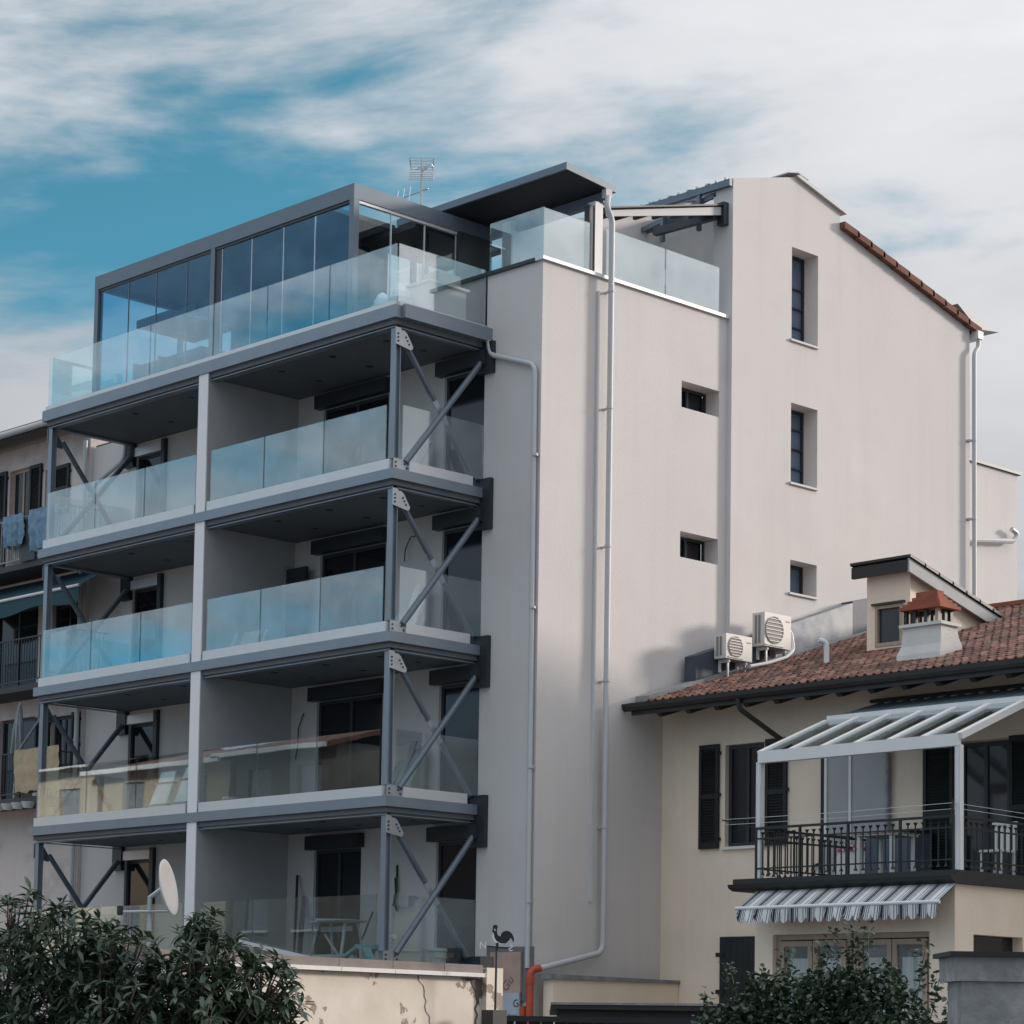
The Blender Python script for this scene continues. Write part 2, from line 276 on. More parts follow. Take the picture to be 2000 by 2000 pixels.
# ------------------------------------------------------------------ mesh helpers
class MB:
    def __init__(s): s.v = []; s.f = []
    def add(s, vs, fs):
        k = len(s.v); s.v += [tuple(p) for p in vs]; s.f += [tuple(i+k for i in f) for f in fs]; return s
    def box(s, x0, x1, y0, y1, z0, z1):
        return s.add([(x0,y0,z0),(x1,y0,z0),(x1,y1,z0),(x0,y1,z0),(x0,y0,z1),(x1,y0,z1),(x1,y1,z1),(x0,y1,z1)],
                     [(0,3,2,1),(4,5,6,7),(0,1,5,4),(1,2,6,5),(2,3,7,6),(3,0,4,7)])
    def hexa(s, a, b):      # two quads a (bottom) and b (top)
        return s.add(list(a)+list(b), [(0,3,2,1),(4,5,6,7),(0,1,5,4),(1,2,6,5),(2,3,7,6),(3,0,4,7)])
    def bar(s, p, q, w, h, up=(0,0,1)):
        p, q, up = Vector(p), Vector(q), Vector(up); d = (q-p).normalized()
        a = d.cross(up); a = a.normalized() if a.length > 1e-6 else d.orthogonal().normalized(); b = a.cross(d).normalized()
        c = [(-1,-1),(1,-1),(1,1),(-1,1)]
        return s.hexa([p+a*w/2*i+b*h/2*j for i, j in c], [q+a*w/2*i+b*h/2*j for i, j in c])
    def prism(s, pts, vec):
        n = len(pts); pts = [Vector(p) for p in pts]; vec = Vector(vec)
        tri = tessellate_polygon([pts])
        fs = [tuple(t) for t in tri]+[tuple(i+n for i in reversed(t)) for t in tri]+[(i, (i+1) % n, (i+1) % n+n, i+n) for i in range(n)]
        return s.add(pts+[p+vec for p in pts], fs)
    def tube(s, pts, r, n=8, r2=None):
        pts = [Vector(p) for p in pts]; m = len(pts); vs = []; fs = []; prev = None
        for i, p in enumerate(pts):
            if i == 0: t = pts[1]-p
            elif i == m-1: t = p-pts[i-1]
            else: t = (pts[i+1]-p).normalized()+(p-pts[i-1]).normalized()
            t.normalize()
            if prev is None: a = t.orthogonal().normalized()
            else: a = (prev-t*prev.dot(t)).normalized()
            prev = a; b = t.cross(a); rr = r if r2 is None else r+(r2-r)*i/(m-1)
            vs += [p+(a*math.cos(2*math.pi*k/n)+b*math.sin(2*math.pi*k/n))*rr for k in range(n)]
        for i in range(m-1):
            fs += [(i*n+k, i*n+(k+1) % n, (i+1)*n+(k+1) % n, (i+1)*n+k) for k in range(n)]
        fs += [tuple(range(n-1, -1, -1)), tuple((m-1)*n+k for k in range(n))]
        return s.add(vs, fs)
    def lathe(s, c, prof, n=16, axis='z'):
        vs = []; fs = []; m = len(prof); c = Vector(c)
        for r, h in prof:
            for k in range(n):
                a = 2*math.pi*k/n; u, v = r*math.cos(a), r*math.sin(a)
                vs.append(c+(Vector((u, v, h)) if axis == 'z' else Vector((u, h, v)) if axis == 'y' else Vector((h, u, v))))
        for i in range(m-1): fs += [(i*n+k, i*n+(k+1) % n, (i+1)*n+(k+1) % n, (i+1)*n+k) for k in range(n)]
        fs += [tuple(range(n-1, -1, -1)), tuple((m-1)*n+k for k in range(n))]
        return s.add(vs, fs)
    def wall(s, O, U, V, Nn, outer, holes, t):   # slab with real openings; Nn points into the wall
        O, U, V, Nn = map(Vector, (O, U, V, Nn))
        loops = [[Vector((a, b, 0)) for a, b in l] for l in [outer]+holes]
        tri = tessellate_polygon(loops); flat = [p for l in loops for p in l]; n = len(flat)
        P = [O+U*p.x+V*p.y for p in flat]
        fs = [tuple(t_) for t_ in tri]+[tuple(i+n for i in reversed(t_)) for t_ in tri]; k = 0
        for l in loops:
            m = len(l); fs += [(k+i, k+(i+1) % m, k+(i+1) % m+n, k+i+n) for i in range(m)]; k += m
        return s.add(P+[p+Nn*t for p in P], fs)
    def mesh(s, name, m, smooth=False, center=None):
        c = center
        if c is None:
            xs = list(zip(*s.v)); c = Vector([(min(a)+max(a))/2 for a in xs])
        me = bpy.data.meshes.new(name); me.from_pydata([tuple(Vector(p)-c) for p in s.v], [], s.f)
        bm = bmesh.new(); bm.from_mesh(me); bmesh.ops.recalc_face_normals(bm, faces=bm.faces); bm.to_mesh(me); bm.free()
        me.materials.append(m)
        if smooth:
            me.polygons.foreach_set('use_smooth', [True]*len(me.polygons))
            try: me.set_sharp_from_angle(angle=math.radians(40))
            except Exception: pass
        return me, c
WORG = {}
def build(name, mb, m, parent=None, smooth=False, label=None, kind=None):
    me, c = mb.mesh(name, m, smooth)
    o = bpy.data.objects.new(name, me); COL.objects.link(o); WORG[o] = c
    if parent: o.parent = parent; o.location = c-WORG[parent]
    else: o.location = c
    if label: o['label'] = label
    if kind: o['kind'] = kind
    return o
def thing(name, label, cat, loc, group=None):
    o = bpy.data.objects.new(name, None); COL.objects.link(o); o.location = loc; WORG[o] = Vector(loc); o.empty_display_size = .2
    o['label'] = label; o['category'] = cat
    if group: o['group'] = group
    return o
def tag(o, label, cat, group=None):
    o['label'] = label; o['category'] = cat
    if group: o['group'] = group
    return o
def bx(name, m, parent, d, **k): return build(name, MB().box(*d), m, parent, **k)
def R4(a, b, c, d): return [(a, c), (b, c), (b, d), (a, d)]
def elbow(pts, r=.12, n=4):     # round the corners of a polyline
    pts = [Vector(p) for p in pts]; out = [pts[0]]
    for i in range(1, len(pts)-1):
        a, p, b = pts[i-1], pts[i], pts[i+1]; d1 = (a-p); d2 = (b-p); k = min(r, d1.length*.45, d2.length*.45)
        s, e = p+d1.normalized()*k, p+d2.normalized()*k
        for j in range(n+1):
            t = j/n; out.append(s*(1-t)**2+p*2*t*(1-t)+e*t*t)
    return out+[pts[-1]]

# ------------------------------------------------------------------ ground
g = build('ground', MB().box(-300, 400, -300, 400, -.4, 0), GROUND, kind='structure')

# ================================================================== APARTMENT BUILDING
B = thing('apartment_building', 'modern grey stuccoed apartment block with steel balconies and glass railings', 'apartment building', (2.4, 0, 0))
FB = [14.96, 11.91, 8.86, 5.81, 2.76]
# --- front wall with door openings
holes = []; doors = []
for k in range(4):
    zt, zb = FB[k]-.46, FB[k+1]+.18
    dl = [(.10, 1.24), (2.9, 4.95), (10.5, 11.55)] if k < 3 else [(.10, 1.24), (3.46, 4.93), (10.5, 11.55)]
    for (a, b) in dl:
        top = zt if a < 9 else FB[k]-.40
        holes.append(R4(a, b, zb, top)); doors.append((a, b, zb, top, k))
outer = [(-1.46, 0), (13.25, 0), (13.25, 15.05), (.06, 15.05), (.06, 16.28), (-1.46, 16.28)]
build('front_wall', MB().wall((2.4, 0, 0), (0, 1, 0), (0, 0, 1), (1, 0, 0), outer, holes, .34), STUCCO, B)
# --- side wall and gable
build('side_wall', MB().wall((2.4, -1.46, 0), (1, 0, 0), (0, 0, 1), (0, 1, 0), [(0.34, 0), (5.31, 0), (5.31, 16.28), (0.34, 16.28)],
      [R4(3.93, 5.07, 14.20, 14.74), R4(3.93, 5.07, 11.17, 11.69)], .4), STUCCO, B)
build('side_wall', MB().box(2.4, 2.738, -1.46, -1.458, 0, .01), STUCCO, B)
gw = build('gable_wall', MB().wall((0, -1.58, 0), (1, 0, 0), (0, 0, 1), (0, 1, 0),
      [(7.71, 0), (15.92, 0), (15.92, 17.80), (11.2, 19.01), (11.2, 19.40), (9.76, 19.77), (7.71, 19.22)],
      [R4(9.6, 10.47, 16.25, 18.23), R4(9.6, 10.47, 13.21, 14.9), R4(9.6, 10.47, 10.89, 11.58)], .46), STUCCO, B)
bx('annex_wall', STUCCO, B, (15.92, 18.62, -1.0, 4, 0, 15.0)); 
bx('annex_coping', DARKM, B, (15.93, 18.75, -1.06, 4, 15.003, 15.07))
for x0, x1, z0, z1, y in ((6.33, 7.47, 14.20, 14.74, -1.46), (6.33, 7.47, 11.17, 11.69, -1.46)):
    w = build('window', MB().box(x0, x0+.06, y+.36, y+.40, z0, z1).box(x1-.06, x1, y+.36, y+.40, z0, z1).box(x0+.06, x1-.06, y+.36, y+.40, z1-.06, z1).box(x0+.06, x1-.06, y+.36, y+.40, z0, z0+.06).box((x0+x1)/2-.03, (x0+x1)/2+.03, y+.36, y+.40, z0+.06, z1-.06), DARKM, B)
    bx('pane', DARKG, w, (x0+.05, x1-.05, y+.42, y+.44, z0+.05, z1-.05))
for z0, z1 in ((16.25, 18.23), (13.21, 14.9), (10.89, 11.58)):
    y = -1.58; x0, x1 = 9.6, 10.47
    w = MB().box(x0, x0+.05, y+.37, y+.42, z0, z1).box(x1-.05, x1, y+.37, y+.42, z0, z1).box(x0+.05, x1-.05, y+.37, y+.42, z1-.06, z1).box(x0+.05, x1-.05, y+.37, y+.42, z0, z0+.06)
    for i in range(1, int((z1-z0)/.42)): w.box(x0+.05, x1-.05, y+.375, y+.415, z0+i*.42, z0+i*.42+.03)
    w = build('window', w, DARKM, B); bx('pane', BGG, w, (x0+.04, x1-.04, y+.425, y+.44, z0+.04, z1-.04))
    bx('sill', ZPALE, w, (x0-.06, x1-.003, y-.05, y+.36, z0-.045, z0-.002))
# window frames of the front doors
for a, b, z0, z1, k in doors:
    fr = MB().box(2.46, 2.52, a+.002, a+.07, z0, z1).box(2.46, 2.52, b-.07, b-.002, z0, z1).box(2.46, 2.52, a+.07, b-.07, z1-.07, z1)
    if b-a > 1.3: fr.box(2.46, 2.52, (a+b)/2-.04, (a+b)/2+.04, z0, z1-.07)
    d = build('door', fr, DARKM, B)
    bx('pane', DARKG, d, (2.49, 2.50, a+.06, b-.06, z0, z1-.05))
    if a < 9: bx('shutter_box', DARKM, d, (2.22, 2.395, a-.09 if a > 1 else -.02, b+.1, z1, z1+.28))
    else:
        bx('transom_panel', SILL, d, (2.33, 2.395, a, b, z1-.004, z1+.2)); bx('jamb', DARKM, d, (2.30, 2.395, a-.13, a-.003, z0, z1+.24))
# --- balconies
def balcony(k):
    F = FB[k]; top = k == 0; low = k == 4
    fh = .24 if top else .19; sh = .33 if top else .38; gt = 1.44
    s = build('balcony', MB().box(.08, 2.4, .08, 11.68, F-.10, F+.16), SOFFIT, B)
    # fascia channel on three sides
    fb = MB().box(0, .06, 0, 11.76, F, F+fh).box(.06, 2.30, .0, .06, F, F+fh).box(.06, 2.39, 11.70, 11.76, F, F+fh).box(.06, .13, .06, 11.70, F+.003, F+.02)
    build('fascia_beam', fb, STEEL, s)
    fl = MB().box(.14, .155, .14, 11.62, F-.14, F).box(.08, .26, .14, 11.62, F-.155, F-.14).box(.26, 2.28, .10, .22, F-.155, F-.14).box(.26, 2.28, .155, .17, F-.14, F).box(.26, 2.28, 11.52, 11.66, F-.155, F-.14)
    build('flange_beam', fl, STEEL, s)
    if not low:
        if top:
            build('sill_strip', MB().box(.03, .14, .10, 11.68, F+fh+.003, F+sh), SILL, s); build('sill_strip', MB().box(.14, 2.36, .03, .14, F+fh+.003, F+sh), SILL, s)
        else:
            for a, b in ((.14, 5.70), (6.13, 11.60)): build('sill_strip', MB().box(.02, .13, a, b, F+fh+.003, F+sh), SILL, s)
            build('sill_strip', MB().box(.44, 2.06, .02, .13, F+fh+.003, F+sh), SILL, s)
    else: build('sill_strip', MB().box(.02, .13, .1, 11.6, F+fh+.003, F+.24), STEEL, s)
    gl = [(.10, 2.03), (2.06, 3.95), (3.98, 5.70), (5.73, 7.88), (7.91, 11.67)] if top else [(.30, 2.10), (2.135, 3.93), (3.965, 5.68), (6.18, 7.93), (7.965, 9.72), (9.755, 11.57)]
    z0 = F+sh if not low else F+.24
    for a, b in gl: bx('glass_panel', TEALGL, s, (.085, .103, a, b, z0-.01, F+gt))
    bx('glass_panel', UPGL if top else SIDEGL, s, (.13 if top else .30, 2.36, .07, .088, z0-.01, F+gt))
    bx('glass_panel', TEALGL, s, (.13, 2.36, 11.60, 11.618, z0-.01, F+gt))
    for x in ((.75, 1.7) if not low else ()):
        for y in (1.1, 2.7, 4.3, 7.3, 9.3): build('downlight', MB().lathe((x, y, F-.10), [(.07, 0), (.07, -.012), (.05, -.014)], 10), DARKM, s)
    for y0, y1 in ((-.20, .20), (11.55, 11.9)):
        bx('wall_plate', DARKM, s, (2.30, 2.398, y0, y1, F-.62, F+.37 if not top else F-.004))
    if low: return s
    # steel frame under this slab down to the one below
    G = FB[k+1]
    for y, mt in ((.17, GALV), (11.58, STEEL)):
        h = MB().box(.11, .125, y-.07, y+.07, G+.42, F-.155).box(.225, .24, y-.07, y+.07, G+.42, F-.155).box(.125, .225, y-.008, y+.008, G+.42, F-.155).box(.10, .25, y-.08, y+.08, G+.405, G+.42)
        build('column', h, STEEL, s)
        yp = y-.085 if y < 1 else y+.085
        gp = [(.09, F-.16), (.20, F-.16), (.225, F-.20), (.30, F-.20), (.36, F-.24), (.52, F-.47), (.50, F-.52), (.46, F-.54), (.09, F-.48)]
        gu = build('gusset_plate', MB().prism([(x, yp, z) for x, z in gp], (0, .014 if y > 1 else -.014, 0)), GALV if y < 1 else STEEL, s)
        gp2 = [(.09, G+.195), (.46, G+.195), (.47, G+.25), (.40, G+.38), (.30, G+.40), (.09, G+.40)]
        gv = build('gusset_plate', MB().prism([(x, yp, z) for x, z in gp2], (0, .014 if y > 1 else -.014, 0)), GALV if y < 1 else STEEL, s)
        if y < 1:
            for x, z in ((.14, F-.28), (.14, F-.35), (.14, F-.42), (.335, F-.32), (.375, F-.38), (.415, F-.44), (.14, G+.25), (.14, G+.33), (.36, G+.32), (.41, G+.25)):
                build('bolt', MB().lathe((x, yp-.026, z), [(.020, 0), (.020, .011)], 6, 'y'), DARKM, gu if z > (F+G)/2 else gv)
        a, b = Vector((.40, y-.03, F-.40)), Vector((2.26, y-.03, G+.36)); c, d = Vector((.38, y+.05, G+.36)), Vector((2.26, y+.05, F-.42))
        if y < 1: c.y = d.y = y-.10; a.y = b.y = y
        else: c.y = d.y = y+.03
        mid = (a+b)/2; dr = (b-a).normalized()
        build('brace', MB().tube([a, mid-dr*.26], .055, 10), BRACEM, s, smooth=True); build('brace', MB().tube([mid+dr*.26, b], .055, 10), BRACEM, s, smooth=True)
        build('brace', MB().tube([c, d], .06, 10), BRACEM, s, smooth=True)
        sp = build('splice_plate', MB().bar(mid-dr*.42, mid+dr*.42, .016, .12, (0, 0, 1)), mt, s)
        if y < 1:
            for q in (-.36, -.30, .30, .36): pp = mid+dr*q; build('bolt', MB().lathe((pp.x, pp.y-.03, pp.z), [(.018, 0), (.018, .02)], 6, 'y'), DARKM, sp)
    # dividing wall between the two flats
    dw = bx('divider_wall', SHADEW, s, (.05, 2.398, 5.775, 6.065, G+.193, F-.003)); bx('divider_front', PIERM, s, (.026, .049, 5.765, 6.075, G+.193, F-.003))  # sides carry the recess shade in their colour, front edge stays pale
    return s
bal = [balcony(k) for k in range(5)]
# side gutter of the roof terrace with its pipe
gt = build('gutter', MB().box(.16, 2.62, -.10, -.003, 14.96, 15.22), STEEL, B)
pts = elbow([(2.33, -.06, 14.97), (2.33, -.13, 14.68), (2.32, -1.36, 14.26), (2.32, -1.40, 2.9)], .16)
dp = build('downpipe', MB().tube(pts, .05, 10), PVC, B, smooth=True)
for z in (12.5, 9.6, 6.6, 4.1): build('pipe_clip', MB().lathe((2.32, -1.40, z), [(.062, 0), (.062, .05)], 10), PVC, dp)
pts = elbow([(4.05, -1.55, 17.9), (3.97, -1.60, 17.66), (4.10, -1.62, 17.45), (4.10, -1.62, 3.25), (2.30, -1.60, 2.86)], .2)
dp = build('downpipe', MB().tube(pts, .058, 10), PVC, B, smooth=True)
for z in (16.0, 13.7, 11.0, 8.4, 5.6): build('pipe_clip', MB().lathe((4.10, -1.62, z), [(.07, 0), (.07, .05)], 10).box(4.06, 4.14, -1.58, -1.462, z, z+.03), PVC, dp)
bx('conduit', SILL, B, (3.86, 3.90, -1.52, -1.462, 4.2, 16.0))
# parapet capping and upper glass rail
bx('parapet_cap', SILL, B, (2.34, 7.70, -1.52, -1.30, 16.283, 16.35)); bx('parapet_cap', DARKM, B, (2.34, 2.56, -1.299, .07, 16.283, 16.35))
for x0, x1 in ((2.43, 3.66), (4.14, 5.82), (5.85, 7.45)): bx('glass_panel', UPGL, B, (x0, x1, -1.45, -1.43, 16.34, 17.31))
bx('glass_panel', TEALGL, B, (2.43, 2.45, -1.425, .05, 16.34, 17.33))
# roof deck and penthouse
bx('roof_deck', FLOORM, B, (2.42, 15.9, .07, 13.2, 14.9, 15.10)); bx('roof_deck', FLOORM, B, (2.75, 7.7, -1.05, .06, 15.9, 16.2))
bx('penthouse_wall', DARKM, B, (2.42, 2.9, 3.6, 8.2, 15.101, 17.74)); bx('penthouse_wall', DARKM, B, (3.05, 3.95, 1.60, 1.75, 15.101, 17.7))
# upper recess behind the side terrace
build('recess_wall', MB().prism([(8.3, -1.11, 16), (8.3, 1.25, 16), (8.3, 1.25, 19.17), (8.3, -1.11, 18.72)], (.3, 0, 0)), STUCCO, B); build('recess_wall', MB().prism([(3.9, 1.0, 15.9), (8.297, 1.0, 15.9), (8.297, 1.0, 19.16), (6.8, 1.0, 18.78), (3.9, 1.0, 17.98)], (0, .25, 0)), STUCCO, B)
bx('corner_pier', STUCCO, B, (7.72, 8.0, -1.118, -1.05, 15.0, 19.0))
# timber/steel roof truss of the gable
tr = build('roof_truss', MB().bar((7.66, -1.57, 19.12), (7.66, 1.0, 19.12), .10, .14), PERG, B)
build('purlin', MB().bar((7.9, -1.1, 18.75), (7.9, 1.0, 18.75), .08, .12), PERG, tr)
for y in (-.70, .32): build('strut', MB().box(7.62, 7.70, y-.04, y+.04, 18.3, 19.05), PERG, tr)
for y in (-1.0, -.45, .1, .65): build('rafter', MB().bar((7.62, y, 19.17), (9.7, y, 19.72), .06, .1), PERG, tr)
for x, z in ((8.3, 19.36), (9.0, 19.54)): build('purlin', MB().bar((x, -1.1, z+.06), (x, 1.0, z+.06), .06, .08), PERG, tr)
build('brace', MB().bar((7.75, 1.0, 18.72), (7.75, -1.1, 19.0), .06, .1), PERG, tr)
for i in range(10): build('tile_end', MB().lathe((7.62, -1.45+i*.26, 19.19), [(.03, 0), (.03, .04), (.015, .06)], 8), SILL, tr)
# gable flashing and tiled verge
build('roof_flashing', MB().prism([(9.66, -1.66, 19.765), (9.78, -1.66, 19.80), (11.34, -1.66, 19.41), (11.34, -1.66, 19.34), (9.76, -1.66, 19.73)], (0, .5, 0)), ZPALE, B)
build('roof_flashing', MB().prism([(9.45, -1.62, 19.80), (9.75, -1.62, 19.88), (10.1, -1.62, 19.80), (10.1, -1.62, 19.78), (9.75, -1.62, 19.85), (9.45, -1.62, 19.78)], (0, .5, 0)), ZPALE, B)
rf = build('tiled_roof', MB().prism([(11.2, -1.56, 19.02), (16.15, -1.56, 17.75), (16.15, -1.56, 17.70), (11.2, -1.56, 18.97)], (0, 8, 0)), BROWNM, B)
for i in range(11):
    x0, x1 = 11.2+i*.45, 11.2+(i+1)*.45+.06; z = lambda x: 19.02-(x-11.2)*.2566
    build('verge_tile', MB().hexa([(x0, -1.72, z(x0)-.02), (x1, -1.72, z(x1)+.005), (x1, -1.3, z(x1)+.005), (x0, -1.3, z(x0)-.02)], [(x0, -1.72, z(x0)+.12), (x1, -1.72, z(x1)+.145), (x1, -1.3, z(x1)+.145), (x0, -1.3, z(x0)+.12)]), VERGE, rf)
build('eave_flashing', MB().prism([(15.3, -1.7, 18.25), (16.9, -1.7, 17.93), (16.0, -1.7, 17.82), (15.95, -1.7, 17.9)], (0, .6, 0)), ZPALE, B)
bx('eave_gutter', WHITEP, B, (16.02, 16.22, -1.75, 3, 17.60, 17.78))
pts = elbow([(16.12, -1.68, 17.6), (16.12, -1.68, 17.42), (15.93, -1.70, 17.25), (15.93, -1.70, 8.6)], .12)
dp = build('downpipe', MB().tube(pts, .05, 10), PVC, B, smooth=True)
for z in (15.2, 13.4, 11.0): build('pipe_clip', MB().lathe((15.93, -1.70, z), [(.06, 0), (.06, .05)], 10).box(15.80, 15.93, -1.66, -1.582, z, z+.04), PVC, dp)
pts = elbow([(16.1, -1.14, 13.05), (18.3, -1.14, 13.35), (18.45, -1.14, 13.55), (18.2, -1.14, 13.62)], .1)
build('conduit', MB().tube(pts, .06, 8), PVC, B, smooth=True)

# ================================================================== ROOF TERRACE STRUCTURES
PG = thing('glass_pergola', 'long glazed terrace room with flat grey aluminium frame above the top balcony', 'pergola', (.35, 6, 15.12))
X0, X1, Y0, Y1, ZT = .32, 3.9, 1.65, 10.35, 18.0
build('beam', MB().box(X0, X0+.12, Y0, Y1, ZT-.30, ZT), PERG, PG); build('beam', MB().box(X0+.12, X1, Y0, Y0+.12, ZT-.30, ZT), PERG, PG)
build('beam', MB().box(X0+.12, X1, Y1-.12, Y1, ZT-.30, ZT), PERG, PG)
build('track', MB().box(X0+.02, X0+.10, Y0+.15, Y1-.15, ZT-.36, ZT-.303), DARKM, PG); build('track', MB().box(X0+.15, X1, Y0+.02, Y0+.10, ZT-.36, ZT-.303), SILL, PG)
for x, y in ((X0, Y0), (X0, 6.05), (X0, Y1-.14)): bx('post', PERG, PG, (x+.002, x+.138, y+.002, y+.138, 15.13, ZT-.302))
bx('post', DARKM, PG, (X0+.03, X0+.10, 5.85, 6.045, 15.13, ZT-.37))
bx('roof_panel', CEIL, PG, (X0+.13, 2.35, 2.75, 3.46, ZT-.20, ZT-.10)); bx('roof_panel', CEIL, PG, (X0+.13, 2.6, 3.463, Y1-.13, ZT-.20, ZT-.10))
for a, b in ((1.80, 2.86), (2.86, 3.84), (3.84, 4.86), (4.86, 5.84), (6.2, 7.04), (7.04, 8.12), (8.12, 9.12), (9.12, 10.2)):
    p = bx('glass_panel', CLEAR, PG, (X0+.04, X0+.052, a+.012, b-.012, 15.20, ZT-.37))
    bx('edge_profile', SILL if a < 5 else PERG, p, (X0+.035, X0+.057, b-.011, b+.009, 15.2, ZT-.37))
for a, b in ((.48, 1.32), (1.32, 2.2), (2.2, 3.05)):
    p = bx('glass_panel', VERGL, PG, (a+.012, b-.012, Y0+.05, Y0+.062, 15.20, ZT-.37)); bx('edge_profile', SILL, p, (b-.012, b+.012, Y0+.042, Y0+.07, 15.2, ZT-.37))
RC = thing('flat_roof_canopy', 'dark flat canopy slab floating over the upper terrace beside the glass railing', 'canopy', (4.1, 0, 16.2))
build('roof_slab', MB().prism([(2.9, -1.55, 18.16), (4.28, -1.55, 18.04), (4.28, -1.55, 18.17), (2.9, -1.55, 18.30)], (0, 4.9, 0)), PERG, RC)
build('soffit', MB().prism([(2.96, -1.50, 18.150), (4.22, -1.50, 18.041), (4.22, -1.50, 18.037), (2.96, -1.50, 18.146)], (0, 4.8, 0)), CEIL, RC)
build('beam', MB().box(4.02, 4.14, -1.45, 3.3, 17.80, 18.02), PERG, RC); build('beam', MB().box(2.98, 3.08, 2.9, 3.0, 15.11, 18.14), DARKM, RC)
bx('gutter_box', ZPALE, RC, (3.98, 4.15, -1.57, -1.452, 17.88, 18.05))
bx('post', WHITEP, RC, (3.84, 4.05, -1.42, -1.22, 16.352, 17.798)); bx('post', DARKM, RC, (3.70, 3.838, -1.40, -1.26, 16.352, 17.7))
bx('strut', DARKM, RC, (4.05, 4.13, 1.1, 1.18, 18.022, 18.055))
S1 = thing('low_canopy', 'small dark canopy slab under the glazed terrace room, right end', 'canopy', (3, 2.3, 15.12))
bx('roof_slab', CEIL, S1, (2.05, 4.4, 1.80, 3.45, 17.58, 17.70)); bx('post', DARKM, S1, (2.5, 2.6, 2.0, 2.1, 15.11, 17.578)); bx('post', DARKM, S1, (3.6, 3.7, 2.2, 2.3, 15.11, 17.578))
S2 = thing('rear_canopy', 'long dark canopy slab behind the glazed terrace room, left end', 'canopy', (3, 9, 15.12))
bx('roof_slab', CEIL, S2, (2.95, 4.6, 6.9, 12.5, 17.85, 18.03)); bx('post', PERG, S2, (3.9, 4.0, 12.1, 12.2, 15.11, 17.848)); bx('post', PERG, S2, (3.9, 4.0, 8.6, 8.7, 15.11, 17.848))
LT = thing('lean_to_canopy', 'sloping lean-to canopy with pale edge board against the gable block', 'canopy', (6, -1.2, 16.2))
def ltz(x): return 17.62+(x-4.25)*.265
build('edge_board', MB().prism([(4.2, -1.40, ltz(4.2)-.02), (7.55, -1.40, ltz(7.55)-.05), (7.55, -1.40, ltz(7.55)+.12), (4.2, -1.40, ltz(4.2)+.10)], (0, .05, 0)), ZPALE, LT)
build('roof_sheet', MB().prism([(4.15, -1.44, ltz(4.2)+.125), (7.6, -1.44, ltz(7.6)+.145), (7.6, -1.44, ltz(7.6)+.18), (4.15, -1.44, ltz(4.2)+.155)], (0, .62, 0)), DARKM, LT)
for i in range(6): build('purlin', MB().box(4.4+i*.55, 4.47+i*.55, -1.345, -.85, ltz(4.4+i*.55)+.02, ltz(4.4+i*.55)+.09), BROWNM, LT)
build('beam', MB().bar((7.45, -1.32, 18.42), (7.45, .35, 18.46), .12, .16), DARKM, LT); bx('end_plate', DARKM, LT, (7.56, 7.70, -1.47, -1.28, 18.25, 18.72))

AN = thing('tv_antenna', 'thin metal television antenna mast on the roof behind the glazed terrace room', 'antenna', (4.5, 4.4, 15.11))
build('mast', MB().tube([(4.5, 4.4, 15.11), (4.5, 4.4, 20.3)], .028, 6), GALV, AN)
def refl(c, w, h, tilt):
    m_ = MB(); c = Vector(c); u = Vector((.72, -.70, 0))
    for sgn in (-1, 1):
        t = Vector((-.3*sgn*0, 0, 0))
        a = c+Vector((0, 0, sgn*.03)); b = c+Vector((0, 0, sgn*h))+Vector((-.10, -.10, 0))
        for s2 in (-1, 1): m_.tube([a+u*w*s2*.85, b+u*w*s2], .011, 4)
        for i in range(5): q = a.lerp(b, i/4); m_.tube([q-u*w, q+u*w], .008, 4)
    return m_
build('reflector', refl((4.5, 4.4, 20.0), .26, .24, 0), GALV, AN)
build('boom', MB().tube([(4.5, 4.4, 20.0), (4.05, 3.75, 19.78)], .016, 5), GALV, AN)
build('dipole', MB().tube([(4.2, 4.2, 19.95), (4.3, 3.85, 19.95)], .012, 4).tube([(4.05, 4.1, 19.85), (4.2, 3.7, 19.85)], .012, 4), GALV, AN)
build('boom', MB().tube([(4.4, 5.25, 19.5), (4.6, 4.3, 19.62)], .014, 5), GALV, AN)
for y in (4.7, 4.9, 5.1): build('dipole', MB().tube([(4.35, y-.05, 19.32), (4.5, y+.05, 19.75)], .01, 4), GALV, AN)
# terrace furniture
T = thing('terrace_table', 'long dark table behind the glass at the left end of the roof terrace', 'table', (1.6, 9.0, 15.12))
bx('tabletop', GREYCL, T, (1.2, 2.0, 7.6, 10.0, 16.0, 16.12))
for x in (1.25, 1.88):
    for y in (7.7, 9.8): bx('leg', GREYCL, T, (x, x+.08, y, y+.1, 15.105, 15.998))
def chair(x, y, lab):
    c = thing('terrace_chair', lab, 'chair', (x, y, 15.12), 'chairs around the terrace table')
    bx('seat', BUCK, c, (x-.22, x+.22, y-.22, y+.22, 15.54, 15.58)); bx('backrest', BUCK, c, (x-.22, x+.22, y+.18, y+.22, 15.582, 15.98))
    for a in (-.2, .17):
        for b in (-.2, .15): bx('leg', BUCK, c, (x+a, x+a+.03, y+b, y+b+.03, 15.105, 15.538))
chair(.95, 8.3, 'pale chair by the terrace table, nearer the middle post'); chair(.95, 9.2, 'pale chair by the terrace table, farther from the middle post')
K = thing('outdoor_kitchen', 'white cabinet block with raised hood behind the side glass of the roof terrace', 'cabinet', (1.7, .9, 15.12))
bx('cabinet', WHITEP, K, (1.25, 2.2, .45, 1.05, 15.105, 16.0)); bx('worktop', SILL, K, (1.2, 2.25, .40, 1.1, 16.003, 16.05)); bx('hood', GREYCL, K, (1.5, 2.1, .5, 1.0, 16.052, 16.3))
